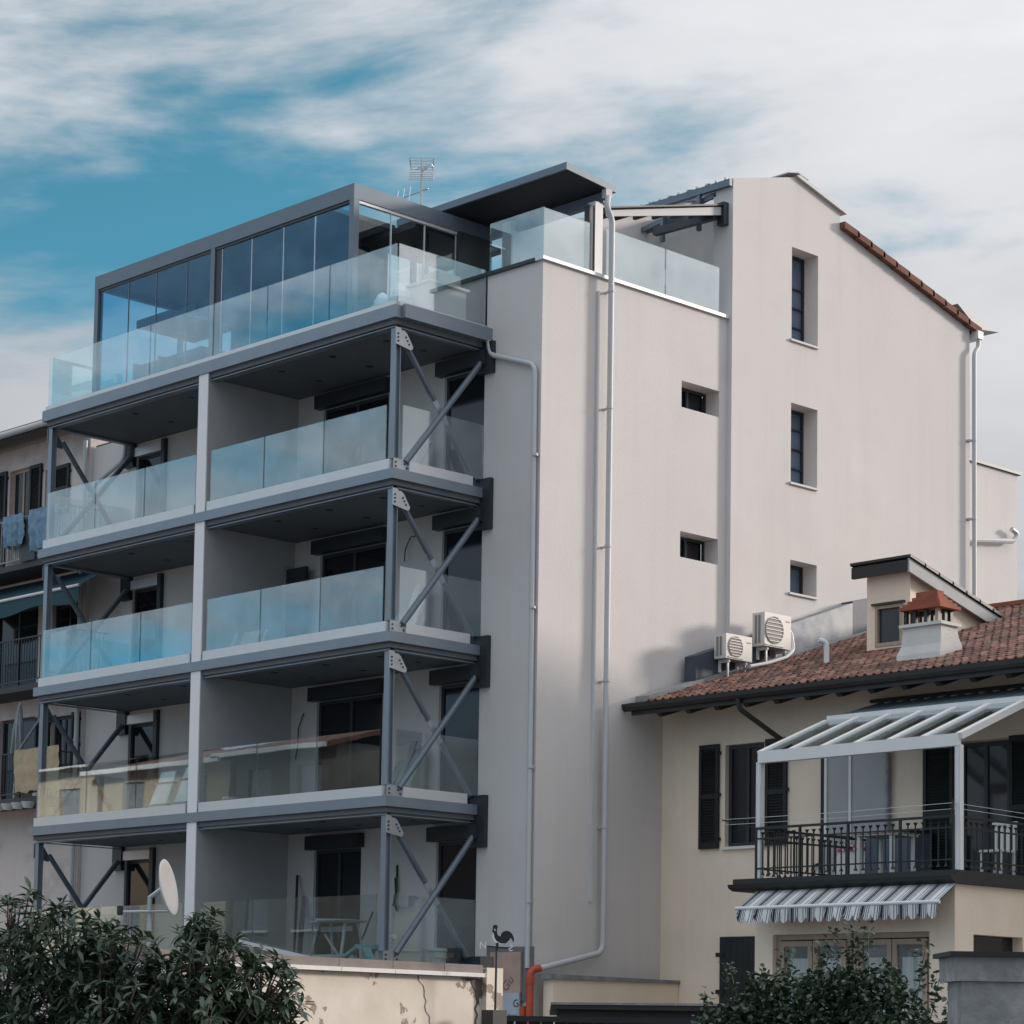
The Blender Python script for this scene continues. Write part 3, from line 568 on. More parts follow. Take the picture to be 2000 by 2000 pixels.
def pot(x, y, r, h, lab):
    p = thing('planter', lab, 'planter', (x, y, 15.12)); build('pot', MB().lathe((x, y, 15.105), [(r*.7, 0), (r, h), (r*.85, h), (r*.8, h-.05)], 14), BUCK, p, smooth=True)
    build('cover', MB().lathe((x, y, 15.105+h), [(r*.7, -.04), (r*.75, .1), (r*.4, .24), (.03, .28)], 12), WRAP, p, smooth=True)
pot(.75, 1.25, .22, .45, 'pale covered planter beside the corner post, shorter'); pot(1.0, 1.0, .26, .6, 'pale covered planter beside the corner post, taller')

# ================================================================== THINGS ON THE BALCONIES
def panel_leaning(x, y0, y1, z, h, lab, i):
    t = thing('wrapped_panel', lab, 'panel', (x, (y0+y1)/2, z), 'plastic wrapped panels leaning on the divider')
    build('board', MB().hexa([(x, y0, z), (x, y1, z), (x+.10, y1, z), (x+.10, y0, z)], [(x+.38, y0+.05, z+h), (x+.38, y1-.1, z+h), (x+.48, y1-.1, z+h), (x+.48, y0+.05, z+h)]), WRAP, t)
    for q in (.3, .75): build('strap', MB().hexa([(x+.38*q-.012, y0-.005, z+h*q), (x+.38*q-.012, y1+.0, z+h*q), (x+.38*q+.11, y1, z+h*q), (x+.38*q+.11, y0-.005, z+h*q)], [(x+.38*q, y0-.005, z+h*q+.04), (x+.38*q, y1, z+h*q+.04), (x+.38*q+.12, y1, z+h*q+.04), (x+.38*q+.12, y0-.005, z+h*q+.04)]), BLUECL, t)
panel_leaning(.55, 6.15, 6.85, 5.98, 1.1, 'pale plastic wrapped panel nearest the dividing wall on the second balcony from the bottom', 0)
panel_leaning(.62, 6.9, 7.55, 5.98, 1.12, 'middle pale plastic wrapped panel on the second balcony from the bottom', 1)
panel_leaning(.50, 7.6, 8.25, 5.98, 1.05, 'pale plastic wrapped panel farthest left on the second balcony from the bottom', 2)
def bucket(x, y, z, r, h, lab, grp='white buckets on the balconies'):
    t = thing('bucket', lab, 'bucket', (x, y, z), grp)
    build('body', MB().lathe((x, y, z), [(r*.82, 0), (r, h), (r*.93, h), (r*.78, .03)], 16), BUCK, t, smooth=True)
    build('rim', MB().lathe((x, y, z+h*.8), [(r*1.0, 0), (r*1.06, .01), (r*1.06, .04), (r*1.0, .05)], 16), BUCK, t, smooth=True)
    build('handle', MB().tube([(x-r, y, z+h*.85), (x-r*1.1, y-.05, z+h*.5), (x, y-r*1.15, z+h*.4), (x+r*1.1, y-.05, z+h*.5), (x+r, y, z+h*.85)], .008, 5), GALV, t)
bucket(.55, 5.35, 5.98, .17, .34, 'white bucket at the left corner of the second balcony from the bottom')
bucket(1.75, .42, 2.93, .17, .34, 'white bucket beside the dark side door on the lowest balcony')
cr = thing('plastic_crate', 'pale plastic crate behind the column on the lowest balcony', 'crate', (1.2, .9, 2.93))
build('body', MB().hexa([(1.0, .75, 2.93), (1.5, .75, 2.93), (1.5, 1.15, 2.93), (1.0, 1.15, 2.93)], [(.95, .7, 3.2), (1.55, .7, 3.2), (1.55, 1.2, 3.2), (.95, 1.2, 3.2)]), BUCK, cr); bx('rim', BUCK, cr, (.92, 1.58, .67, 1.23, 3.201, 3.24))
def boards(name, lab, spec, z, m_):
    t = thing(name, lab, 'boards', (1.8, spec[0][0], z))
    for y, w, h, lean in spec:
        build('board', MB().hexa([(1.55, y, z), (1.55, y+w, z), (1.59, y+w, z), (1.59, y, z)], [(2.15, y+lean, z+h), (2.15, y+w+lean, z+h), (2.19, y+w+lean, z+h), (2.19, y+lean, z+h)]), m_, t)
boards('leaning_boards', 'pale boards leaning beside the door on the top covered balcony', [(1.32, .22, 1.1, .03), (1.6, .1, .9, .0)], 12.07, BOARD)
boards('leaning_boards', 'tall wrapped boards and strips leaning behind the glass on the third balcony from the bottom', [(1.3, .25, 1.25, .05), (1.6, .12, 1.4, -.04), (1.8, .3, .9, .1), (2.2, .1, .7, 0)], 9.02, WRAP)
boards('leaning_boards', 'grey boards leaning right of the column on the second balcony from the bottom', [(1.3, .3, 1.2, .05), (1.65, .14, 1.35, -.06), (1.85, .2, 1.0, .08), (2.15, .12, .8, 0)], 5.97, BOARD)
cr = thing('dark_crate', 'tall dark framed panel leaning in the back corner of the third balcony from the bottom', 'panel', (2.2, 5.3, 9.02))
bx('panel', DARKM, cr, (2.12, 2.2, 4.98+.1, 5.72, 9.03, 11.2)); bx('frame', GREYCL, cr, (2.08, 2.24, 5.7, 5.74, 9.025, 11.28))
sm = thing('small_frames', 'small pale frames and offcuts leaning on the third balcony from the bottom, left of centre', 'frames', (.5, 5, 9.02))
for i, (y, w, h) in enumerate(((5.3, .10, .62), (4.55, .55, .6), (4.35, .05, .6))): build('offcut', MB().hexa([(.35, y, 9.03), (.35, y+w, 9.03), (.39, y+w, 9.03), (.39, y, 9.03)], [(.6, y, 9.03+h), (.6, y+w, 9.03+h), (.64, y+w, 9.03+h), (.64, y, 9.03+h)]), BOARD, sm)
sm = thing('small_frames', 'narrow pale offcuts leaning at the dividing wall on the third balcony from the bottom', 'frames', (.5, 6.5, 9.02))
for y, w, h in ((6.35, .3, .75), (6.8, .2, .35), (7.1, .35, .3)): build('offcut', MB().hexa([(.4, y, 9.03), (.4, y+w, 9.03), (.44, y+w, 9.03), (.44, y, 9.03)], [(.6, y, 9.03+h), (.6, y+w*.7, 9.03+h), (.64, y+w*.7, 9.03+h), (.64, y, 9.03+h)]), BOARD, sm)
# lowest balcony clutter
tt = thing('trestle_table', 'folding trestle table with rough boards on the lowest balcony', 'table', (1.2, 2.7, 2.93))
build('tabletop', MB().box(.85, 1.5, 2.15, 3.15, 3.78, 3.80).hexa([(.8, 2.1, 3.802), (1.4, 2.05, 3.802), (1.4, 2.9, 3.802), (.8, 2.9, 3.802)], [(.8, 2.1, 3.82), (1.4, 2.05, 3.82), (1.4, 2.9, 3.85), (.8, 2.9, 3.85)]), TRES, tt)
bx('rail', TRES, tt, (1.1, 1.14, 2.2, 3.1, 3.6, 3.70))
for y in (2.25, 3.05):
    for x, dx in ((1.0, -.18), (1.3, .18)): build('leg', MB().bar((x, y, 3.778), (x+dx, y+(-.08 if y < 2.5 else .08), 2.93), .05, .04), TRES, tt)
build('brace', MB().bar((1.0, 2.3, 3.0), (1.0, 2.85, 3.55), .04, .03), TRES, tt)
bl = thing('blue_stool', 'crumpled pale blue plastic step stool by the column on the lowest balcony', 'stool', (.8, 1.3, 2.93))
build('top', MB().hexa([(.6, 1.15, 3.22), (1.0, 1.1, 3.25), (1.05, 1.5, 3.27), (.65, 1.55, 3.24)], [(.6, 1.15, 3.30), (1.0, 1.1, 3.33), (1.05, 1.5, 3.35), (.65, 1.55, 3.32)]), PLAST, bl)
for a, b in (((.62, 1.2), (.5, .85)), ((.98, 1.15), (1.1, .85)), ((1.0, 1.45), (1.15, 1.8)), ((.66, 1.5), (.5, 1.95))): build('leg', MB().bar((*a, 3.26), (*b, 2.93), .16, .05), PLAST, bl)
bg_ = thing('plastic_sheet', 'crumpled pale blue plastic sheet under the trestle table end on the lowest balcony', 'sheet', (1.0, 1.95, 2.93))
sh = MB(); n = 10
vs_ = [(.6+i*.07, 1.65+j*.07, 2.94+.22*math.exp(-((i-4)**2+(j-5)**2)/9)+random.uniform(0, .07)) for i in range(n) for j in range(n)]
sh.add(vs_, [(i*n+j, (i+1)*n+j, (i+1)*n+j+1, i*n+j+1) for i in range(n-1) for j in range(n-1)]); build('sheet', sh, PLAST, bg_)
bxk = thing('storage_box', 'blue box with white lid under the trestle table on the lowest balcony', 'box', (.7, 2.2, 2.93))
bx('body', BLUECL, bxk, (.45, .85, 2.0, 2.5, 2.93, 3.08)); bx('lid', BUCK, bxk, (.42, .88, 1.97, 2.53, 3.081, 3.13))
tag(build('leaning_pole', MB().tube([(1.7, 4.65, 2.93), (2.34, 5.38, 4.85)], .03, 6), DARKM), 'dark pole leaning in the back corner of the lowest balcony, left of the door', 'pole')
tag(build('leaning_plank', MB().bar((1.75, 4.55, 2.95), (2.34, 5.15, 4.4), .1, .03), DARKM), 'dark plank leaning beside the pole in the back corner of the lowest balcony', 'plank')
tag(build('broom_handle', MB().tube([(2.1, 3.35, 2.95), (2.3, 2.95, 4.05)], .022, 6), DARKM), 'dark broom handle leaning beside the door on the lowest balcony', 'broom')
tag(build('fallen_board', MB().bar((-.02, 4.3, 3.40), (-.02, 1.95, 3.02), .03, .09), SILL), 'long white board sloping along the edge of the lowest balcony', 'board')
tag(build('paint_roller', MB().tube([(.75, .75, 2.93), (.75, .75, 3.3), (.8, .6, 3.42)], .02, 6).tube([(.72, .5, 3.45), (.86, .72, 3.45)], .05, 8), BUCK), 'white paint roller standing right of the column on the lowest balcony', 'roller')
tag(build('hanging_cable', MB().tube([(2.38, 2.35, 4.95), (2.34, 2.3, 4.5), (2.34, 2.36, 4.2), (2.34, 2.28, 4.05)], .022, 6).tube([(2.38, 2.4, 4.7), (2.34, 2.33, 4.4), (2.34, 2.4, 4.15)], .018, 6), BLACKI), 'black cable hanging from the wall left of the column on the lowest balcony', 'cable')
tag(build('hanging_cable', MB().tube([(2.37, 1.9, 11.45), (2.3, 2.05, 11.42), (2.3, 2.2, 11.2), (2.3, 2.22, 10.95)], .012, 5), BLACKI), 'thin curved cable on the wall of the third balcony from the bottom', 'cable')
tag(build('hanging_cable', MB().tube([(2.38, 5.35, 8.2), (2.33, 5.45, 7.9), (2.33, 5.46, 7.5), (2.33, 5.52, 7.25)], .012, 5), BLACKI), 'thin dark cable hanging near the divider corner on the second balcony from the bottom', 'cable')

# ================================================================== CREAM HOUSE
H = thing('cream_house', 'cream rendered two storey house with red clay tile roof beside the block', 'house', (5.87, -7, 0))
RZ = lambda x: 8.06+.316*(x-4.8)
EX, RX, RY0, RY1 = 4.82, 13.4, -1.60, -14.0
# front wall upper storey (facing -X) and ground floor left of the bay
fw = [R4(-4.06, -3.09, 5.29, 7.24), R4(-9.55, -8.42, 4.4, 6.9), R4(-3.9, -3.06, 1.4, 3.58)]
build('front_wall', MB().wall((5.87, 0, 0), (0, 1, 0), (0, 0, 1), (1, 0, 0), [(-13.8, 0), (-1.463, 0), (-1.463, 8.30), (-13.8, 8.30)], fw, .35), CREAM, H)
build('side_wall', MB().prism([(6.23, -13.8, 0), (20, -13.8, 0), (20, -13.8, RZ(6.8)), (RX, -13.8, RZ(RX)-.1), (6.23, -13.8, RZ(6.23)-.1)], (0, .3, 0)), CREAM, H)
roof = build('roof', MB().prism([(EX, RY1, RZ(EX)-.06), (RX, RY1, RZ(RX)-.06), (21.5, RY1, RZ(RX)-.06-.316*8.1), (21.5, RY1, RZ(RX)-.16-.316*8.1), (RX, RY1, RZ(RX)-.16), (EX, RY1, RZ(EX)-.16)], (0, RY0-RY1, 0)), BROWNM, H)
# tiles
TS, TW = .29, .185
nrow = int((RX-EX)/ (TS*.9535)); dx = (RX-EX)/nrow; ncol = int((RY0-.33-RY1)/TW)
def tile_mb(seed):
    m_ = MB(); r_ = random.Random(seed); n = 6; L_ = dx*1.18; vs_ = []
    for i in range(2):
        for j in range(n+1):
            t = j/n; y = (t-.5)*TW; zz = .052*(math.sin(math.pi*min(1, t/.62)) if t < .62 else -.10*math.sin(math.pi*(t-.62)/.38))
            x = -dx*.5 if i == 0 else -dx*.5+L_; vs_.append((x, y, zz+x*.316+(.028 if i == 0 else 0.0)))
    lo = [(v[0], v[1], v[2]-.018) for v in vs_[:n+1]]
    fs = [(j, j+1, n+1+j+1, n+1+j) for j in range(n)]; k = len(vs_); vs_ += lo; fs += [(k+j, k+j+1, j+1, j) for j in range(n)]
    m_.add(vs_, fs); return m_
tm = [tile_mb(i) for i in range(1)]
tme, _ = tm[0].mesh('roof_tile', TILE, True, Vector((0, 0, 0)))
def tile_ok(x, y):
    if 8.3 < x < 11.4 and -5.6 < y < -4.4: return False
    if 6.25 < x < 6.95 and -7.85 < y < -6.9: return False
    return True
count = 0; rest = MB()
for i in range(nrow):
    for j in range(ncol):
        x, y = EX+dx*(i+.5), RY0-.33-TW*(j+.5)
        if not tile_ok(x, y) or y < -12.3: continue
        jit = (random.uniform(-.012, .012), random.uniform(-.006, .006), random.uniform(-.004, .009))
        p = Vector((x+jit[0], y+jit[1], RZ(x)-.035+jit[2]))
        if i < 7 and count < 300 and y > -11.0:
            o = bpy.data.objects.new('roof_tile', tme); COL.objects.link(o); o.parent = roof; o.location = p-WORG[roof]; o.rotation_euler = (random.uniform(-.02, .02), random.uniform(-.015, .015), random.uniform(-.03, .03)); count += 1
        else: rest.add([Vector(v)+p for v in tm[0].v], tm[0].f)
ro = build('roof_tiles', rest, TILE, roof, smooth=True, kind='stuff')
bx('ridge_tiles', TERRAC, roof, (RX-.12, RX+.12, -12.3, RY0-.4, RZ(RX)+.0, RZ(RX)+.09))
gt = build('gutter', MB().prism([(EX-.13, RY1, RZ(EX)-.02), (EX+.0, RY1, RZ(EX)-.02), (EX+.0, RY1, RZ(EX)-.16), (EX-.07, RY1, RZ(EX)-.16), (EX-.12, RY1, RZ(EX)-.10)], (0, -1.47-RY1, 0)), BROWNM, H)
bx('fascia_board', BROWNM, H, (EX+.003, EX+.05, RY1, -1.6, RZ(EX)-.24, RZ(EX)-.10))
for i in range(17):
    y = -2.2-i*.72
    build('rafter_end', MB().prism([(EX+.06, y, RZ(EX)-.16), (5.86, y, RZ(5.86)-.17), (5.86, y, RZ(5.86)-.34), (EX+.14, y, RZ(EX)-.30), (EX+.06, y, RZ(EX)-.24)], (0, -.12, 0)), BROWNM, H)
# upstand flashing along the block
for x0, x1, z0, z1, mm_ in ((6.36, 8.6, 9.15, 9.92, UPDARK), (8.603, 11.3, 9.93, 10.86, ZINC), (11.303, 12.6, 10.90, 11.22, UPDARK)):
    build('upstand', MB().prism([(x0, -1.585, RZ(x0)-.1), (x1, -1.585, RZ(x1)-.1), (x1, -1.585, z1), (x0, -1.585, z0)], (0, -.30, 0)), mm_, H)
build('flashing_strip', MB().prism([(4.95, -1.585, RZ(4.95)-.05), (12.6, -1.585, RZ(12.6)-.02), (12.6, -1.585, RZ(12.6)+.06), (6.3, -1.585, RZ(6.3)+.10), (4.95, -1.585, RZ(4.95)+.10)], (0, -.36, 0)), ZINC, H)
pts = elbow([(4.76, -4.35, 7.92), (4.80, -4.36, 7.72), (5.60, -4.93, 7.05), (5.72, -5.0, 6.95)], .06)
build('downpipe', MB().tube(pts, .048, 8), BROWNM, H, smooth=True)
# upper window with shutters
w = build('window', MB().box(5.97, 6.03, -4.05, -3.98, 5.30, 7.23).box(5.97, 6.03, -3.17, -3.10, 5.30, 7.23).box(5.97, 6.03, -3.98, -3.17, 7.16, 7.23).box(5.97, 6.03, -3.98, -3.17, 5.30, 5.37).box(5.97, 6.03, -3.61, -3.54, 5.37, 7.16), DARKM, H)
bx('pane', DARKG, w, (6.0, 6.01, -3.99, -3.16, 5.35, 7.18)); bx('sill', WHITEP, w, (5.80, 5.96, -4.12, -3.04, 5.235, 5.288))
def shutter(y0, y1, z0, z1, x=5.80, par=None):
    m_ = MB().box(x, x+.05, y0, y0+.07, z0, z1).box(x, x+.05, y1-.07, y1, z0, z1).box(x, x+.05, y0+.07, y1-.07, z1-.09, z1).box(x, x+.05, y0+.07, y1-.07, z0, z0+.12).box(x, x+.05, y0+.07, y1-.07, (z0+z1)/2-.05, (z0+z1)/2+.05)
    s_ = build('shutter', m_, BLACKW, par or H)
    sl = MB(); n = int((z1-z0-.2)/.055)
    for i in range(n):
        z = z0+.13+i*.055
        sl.hexa([(x+.005, y0+.07, z), (x+.005, y1-.07, z), (x+.012, y1-.07, z), (x+.012, y0+.07, z)], [(x+.035, y0+.07, z+.045), (x+.035, y1-.07, z+.045), (x+.042, y1-.07, z+.045), (x+.042, y0+.07, z+.045)])
    build('slats', sl, BLACKW, s_, kind='stuff'); bx('backing', BLACKW, s_, (x+.036, x+.046, y0+.07, y1-.07, z0+.12, z1-.09))
    for z in (z0+.15, (z0+z1)/2, z1-.2): bx('hinge', BLACKI, s_, (x+.01, x+.06, y0-.03, y0-.002, z, z+.06))
    return s_
shutter(-2.97, -2.48, 5.27, 7.27, par=w); shutter(-4.64, -4.13, 5.27, 7.27, par=w)
# upper glazed doors under the veranda
d = build('door', MB().box(5.97, 6.03, -9.5, -9.42, 4.4, 6.88).box(5.97, 6.03, -8.55, -8.47, 4.4, 6.88).box(5.97, 6.03, -9.42, -8.55, 6.8, 6.88).box(5.97, 6.03, -9.02, -8.95, 4.4, 6.8), DARKM, H)
bx('pane', DARKG, d, (6.0, 6.01, -9.45, -8.5, 4.4, 6.85)); 
build('curtain', MB().prism([(6.04, -9.3, 6.8), (6.04, -9.42, 6.8), (6.04, -9.42, 4.5), (6.04, -9.38, 4.9)], (.01, 0, 0)), CURT, d)
shutter(-8.40, -7.76, 4.42, 6.92, par=d); shutter(-10.2, -9.57, 4.42, 6.92, par=d)
# lower door shutter left of the bay
d = bx('door', DARKG, H, (6.0, 6.05, -3.9, -3.06, 1.4, 3.58)); 
m_ = MB()
for i in range(6): m_.box(5.79, 5.84, -3.92+i*.145, -3.92+i*.145+.14, 1.2, 3.58)
s_ = build('shutter', m_, BLACKW, d)
for z in (1.7, 2.5, 3.2): bx('hinge', BLACKI, s_, (5.77, 5.788, -3.16, -2.97, z, z+.08))
# dormer
D = build('dormer', MB().wall((8.47, 0, 0), (0, 1, 0), (0, 0, 1), (1, 0, 0), [(-5.49, 8.95), (-4.45, 8.95), (-4.45, 10.70), (-5.49, 10.70)], [R4(-5.31, -4.66, 9.28, 10.08)], .2)
    .prism([(8.671, -5.49, 9.0), (11.6, -5.49, 10.05), (11.6, -5.49, 10.1), (8.671, -5.49, 10.70)], (0, 1.04, 0)), CREAM, H)
fr = build('window', MB().box(8.45, 8.54, -5.31, -5.25, 9.28, 10.08).box(8.45, 8.54, -4.72, -4.66, 9.28, 10.08).box(8.45, 8.54, -5.25, -4.72, 10.02, 10.08).box(8.45, 8.54, -5.25, -4.72, 9.28, 9.35), WOODF, D)
bx('pane', mat('dormer_glass', (.03, .045, .06), .15), D, (8.52, 8.53, -5.26, -4.71, 9.33, 10.04)); bx('lintel', DARKM, D, (8.40, 8.468, -5.38, -4.60, 10.09, 10.13))
bx('dormer_fascia', BLACKI, D, (8.22, 8.30, -5.62, -4.26, 10.64, 10.86)); 
for i in range(8):
    x0, x1 = 8.2+i*.45, 8.2+(i+1)*.45+.05; z0, z1 = 10.90-i*.115, 10.90-(i+1)*.115-.012
    build('roof_tile', MB().hexa([(x0, -5.70, z0), (x1, -5.70, z1), (x1, -4.24, z1), (x0, -4.24, z0)], [(x0, -5.70, z0+.05), (x1, -5.70, z1+.07), (x1, -4.24, z1+.07), (x0, -4.24, z0+.05)]), BROWNM, D)
build('barge_board', MB().prism([(8.22, -5.66, 10.88), (11.75, -5.66, 9.97), (11.75, -5.66, 9.72), (8.22, -5.66, 10.62)], (0, .05, 0)), mat('grey_barge_board', (.36, .37, .38), .7, var=.1), D)
bx('dormer_gutter', BLACKI, D, (11.7, 11.85, -5.72, -4.3, 9.86, 10.02))
# chimney
Cn = build('chimney', MB().add([(6.2, -7.84, 8.2), (6.92, -7.84, 8.2), (6.92, -6.85, 8.2), (6.2, -6.85, 8.2), (6.22, -7.83, 8.62), (6.88, -7.83, 8.80), (6.88, -6.87, 8.80), (6.22, -6.87, 8.62), (6.27, -7.81, 8.78), (6.80, -7.81, 8.95), (6.80, -6.93, 8.95), (6.27, -6.93, 8.78), (6.29, -7.80, 9.12), (6.78, -7.80, 9.12), (6.78, -6.96, 9.12), (6.29, -6.96, 9.12)],
    [(0,1,5,4),(1,2,6,5),(2,3,7,6),(3,0,4,7),(4,5,9,8),(5,6,10,9),(6,7,11,10),(7,4,8,11),(8,9,13,12),(9,10,14,13),(10,11,15,14),(11,8,12,15),(12,13,14,15)]), WHITEC, H)
bx('chimney_shelf', WHITEC, Cn, (6.23, 6.84, -7.85, -6.91, 9.122, 9.18))
for x in (6.33, 6.53, 6.70):
    for y in (-7.70, -7.45, -7.2, -7.0): bx('chimney_post', BROWNM if (x, y) != (6.33, -7.70) else WOODF, Cn, (x-.035, x+.035, y-.035, y+.035, 9.181, 9.43))
z = 9.432; a = 0
for i, (ins, h) in enumerate(((.0, .06), (.05, .06), (.11, .06), (.17, .07), (.22, .10))):
    bx('chimney_tile', TERRAC, Cn, (6.21+ins, 6.84-ins, -7.84+ins, -6.92-ins, z, z+h-.002)); z += h
vp = build('vent_pipe', MB().tube(elbow([(7.4, -4.31, 8.8), (7.4, -4.31, 9.28), (7.28, -4.22, 9.33)], .08), .055, 10), WHITEP, H, smooth=True)
# --- projecting bay, balcony and slab
bayh = [R4(-7.92, -6.90, 1.3, 3.56)]
XB, BY0, BY1 = 2.6, -6.63, -10.75
build('bay_wall', MB().wall((XB, 0, 0), (0, 1, 0), (0, 0, 1), (1, 0, 0), [(BY1, 0), (BY0, 0), (BY0, 4.163), (BY1, 4.163)], [R4(-10.26, -7.02, 1.2, 3.42)], .3), CREAM, H)
build('bay_wall', MB().wall((0, BY1, 0), (1, 0, 0), (0, 0, 1), (0, 1, 0), [(XB+.301, 0), (5.868, 0), (5.868, 4.163), (XB+.301, 4.163)], [R4(3.1, 4.47, 2.6, 3.38)], .3), CREAM, H)
bx('bay_wall', CREAM, H, (XB+.301, 5.868, BY0-.3, BY0, 0, 4.163))
bx('bay_window', DARKG, H, (3.1, 4.47, BY1+.2, BY1+.24, 2.6, 3.38))
# big timber window of the bay
for ya, yb in ((-8.62, -7.02), (-10.26, -8.66)):
    fr = MB().box(XB+.10, XB+.17, ya, ya+.09, 1.2, 3.42).box(XB+.10, XB+.17, yb-.09, yb, 1.2, 3.42).box(XB+.10, XB+.17, ya+.09, yb-.09, 3.33, 3.42)
    w = build('window', fr, WOODF, H)
    mid = (ya+yb)/2
    for a, b in ((ya+.10, mid-.01), (mid+.01, yb-.10)):
        c = build('casement', MB().box(XB+.07, XB+.13, a, a+.09, 1.2, 3.31).box(XB+.07, XB+.13, b-.09, b, 1.2, 3.31).box(XB+.07, XB+.13, a+.09, b-.09, 3.22, 3.31), WOODF, w)
        bx('pane', VERGL, w, (XB+.10, XB+.108, a+.08, b-.08, 1.2, 3.23))
        cm = MB(); n = 24
        for i in range(n):
            t0, t1 = a+.12+(b-a-.24)*i/n, a+.12+(b-a-.24)*(i+1)/n; o0, o1 = .02*math.sin(i*1.9), .02*math.sin((i+1)*1.9)
            cm.add([(XB+.165+o0, t0, 1.2), (XB+.165+o1, t1, 1.2), (XB+.165+o1, t1, 3.02), (XB+.165+o0, t0, 3.02)], [(0, 1, 2, 3)])
        build('curtain', cm, CURT, w)
bx('room_back', DARKG, H, (XB+.7, XB+.75, BY1+.35, BY0-.35, .5, 3.9))
sl = build('balcony_slab', MB().prism([(XB-.10, BY0+.42, 4.38), (XB-.10, BY0+.42, 4.29), (XB-.24, BY0+.42, 4.28), (XB-.22, BY0+.42, 4.22), (XB-.10, BY0+.42, 4.17), (5.867, BY0+.42, 4.165), (5.867, BY0+.42, 4.38)], (0, BY1-BY0-.52, 0)), mat('dark_stone', (.022, .023, .024), .6, var=.2), H)
rl = build('railing', MB().box(XB-.02, XB+.02, BY1, BY0, 5.22, 5.26).box(XB+.02, 5.866, BY1, BY1+.04, 5.22, 5.26).box(XB+.02, 5.866, BY0-.04, BY0, 5.22, 5.26)
    .box(XB-.012, XB+.012, BY1, BY0, 5.05, 5.075).box(XB-.012, XB+.012, BY1, BY0, 4.54, 4.565).box(XB+.02, 5.866, BY1, BY1+.025, 5.05, 5.075).box(XB+.02, 5.866, BY1, BY1+.025, 4.54, 4.565).box(XB+.02, 5.866, BY0-.025, BY0, 5.05, 5.075).box(XB+.02, 5.866, BY0-.025, BY0, 4.54, 4.565), BLACKI, H)
def baluster(x, y):
    return MB().box(x-.009, x+.009, y-.009, y+.009, 4.47, 5.15).add([(x-.009, y-.009, 5.12), (x+.009, y-.009, 5.12), (x+.009, y+.009, 5.12), (x-.009, y+.009, 5.12), (x-.028, y-.028, 5.17), (x+.028, y-.028, 5.17), (x+.028, y+.028, 5.17), (x-.028, y+.028, 5.17)], [(0,1,5,4),(1,2,6,5),(2,3,7,6),(3,0,4,7),(4,5,6,7)]).add([(x-.028, y-.028, 4.44), (x+.028, y-.028, 4.44), (x+.028, y+.028, 4.44), (x-.028, y+.028, 4.44), (x-.009, y-.009, 4.49), (x+.009, y-.009, 4.49), (x+.009, y+.009, 4.49), (x-.009, y+.009, 4.49)], [(0,1,5,4),(1,2,6,5),(2,3,7,6),(3,0,4,7),(0,1,2,3)])
posts_y = [BY0-.02, -7.6, -8.62, -9.68, BY1+.02]
for y in posts_y: bx('rail_post', BLACKI, rl, (XB-.02, XB+.02, y-.02, y+.02, 4.381, 5.22))
for a, b in zip(posts_y, posts_y[1:]):
    for i in range(1, 7): build('baluster', baluster(XB, a+(b-a)*(i+.02)/7), BLACKI, rl)
for i in range(1, 20):
    build('baluster', baluster(XB+i*.155, BY1+.012), BLACKI, rl)
    if i < 16: build('baluster', baluster(XB+i*.155, BY0-.012), BLACKI, rl)
# veranda canopy
V = thing('veranda_canopy', 'white aluminium and glass veranda canopy over the cream house balcony', 'canopy', (XB, -8.7, 4.38))
YA, YBq = -6.68, -10.80; ZF, XM, ZM = 6.49, 4.45, 7.22
bx('front_beam', WHITEP, V, (XB-.02, XB+.10, YBq, YA, ZF-.13, ZF+.07))
for y in (YA, YBq): bx('post', WHITEP, V, (XB+.0, XB+.10, y-.05, y+.05, 4.381, ZF-.112)); 
for x_ in (-.03, .03):
    for y in (YA, YBq): bx('post_rib', SILL, V, (XB-.006, XB-.001, y+x_-.006, y+x_+.006, 4.381, ZF-.115))
build('rear_beam', MB().box(XM, XM+.1, YBq, YA, ZM+.02, ZM+.14).box(XM-.02, XM, YBq, YA, ZM-.08, ZM), WHITEP, V)
n = 6
for i in range(n+1):
    y = YA+(YBq-YA)*i/n
    build('rafter', MB().bar((XB+.05, y, ZF+.03), (XM, y, ZM+.02), .12, .11), WHITEP, V)
    if i < n: build('glass_panel', MB().hexa([(XB+.05, y-.04, ZF+.055), (XM, y-.04, ZM+.045), (XM, y-.62, ZM+.045), (XB+.05, y-.62, ZF+.055)], [(XB+.05, y-.04, ZF+.065), (XM, y-.04, ZM+.055), (XM, y-.62, ZM+.055), (XB+.05, y-.62, ZF+.065)]), VERGL, V)
cr_ = MB(); n = 56; vs_ = []
for i in range(n+1):
    y = -6.74-i*(4.1/n); o = .03*math.sin(i*math.pi/2)
    vs_ += [(XM+.1, y, ZM+.12+o), (5.86, y, 7.72+o)]
cr_.add(vs_, [(2*i, 2*i+1, 2*i+3, 2*i+2) for i in range(n)]); build('corrugated_sheet', cr_, mat('blue_grey_sheet', (.17, .22, .25), .45, var=.15), V, smooth=True)
bx('ledger', BROWNM, V, (5.78, 5.866, -10.9, -6.6, 7.74, 7.80))
# frosted screens beside the veranda
sc_ = thing('frosted_screen', 'row of two grey frosted screens with white frames on the cream balcony', 'screen', (5.8, -6.3, 4.38))
for a, b in ((-6.13, -5.66), (-6.98, -6.22)):
    p = bx('panel', FROST, sc_, (5.76, 5.78, a, b, 4.385, 6.88)); bx('frame', WHITEP, sc_, (5.73, 5.80, b+.002, b+.06, 4.383, 6.9))
bx('frame', BLACKI, sc_, (5.72, 5.79, -5.595, -5.53, 4.383, 6.9)); bx('frame', GREYCL, sc_, (5.73, 5.80, -7.04, -6.985, 4.383, 6.9))
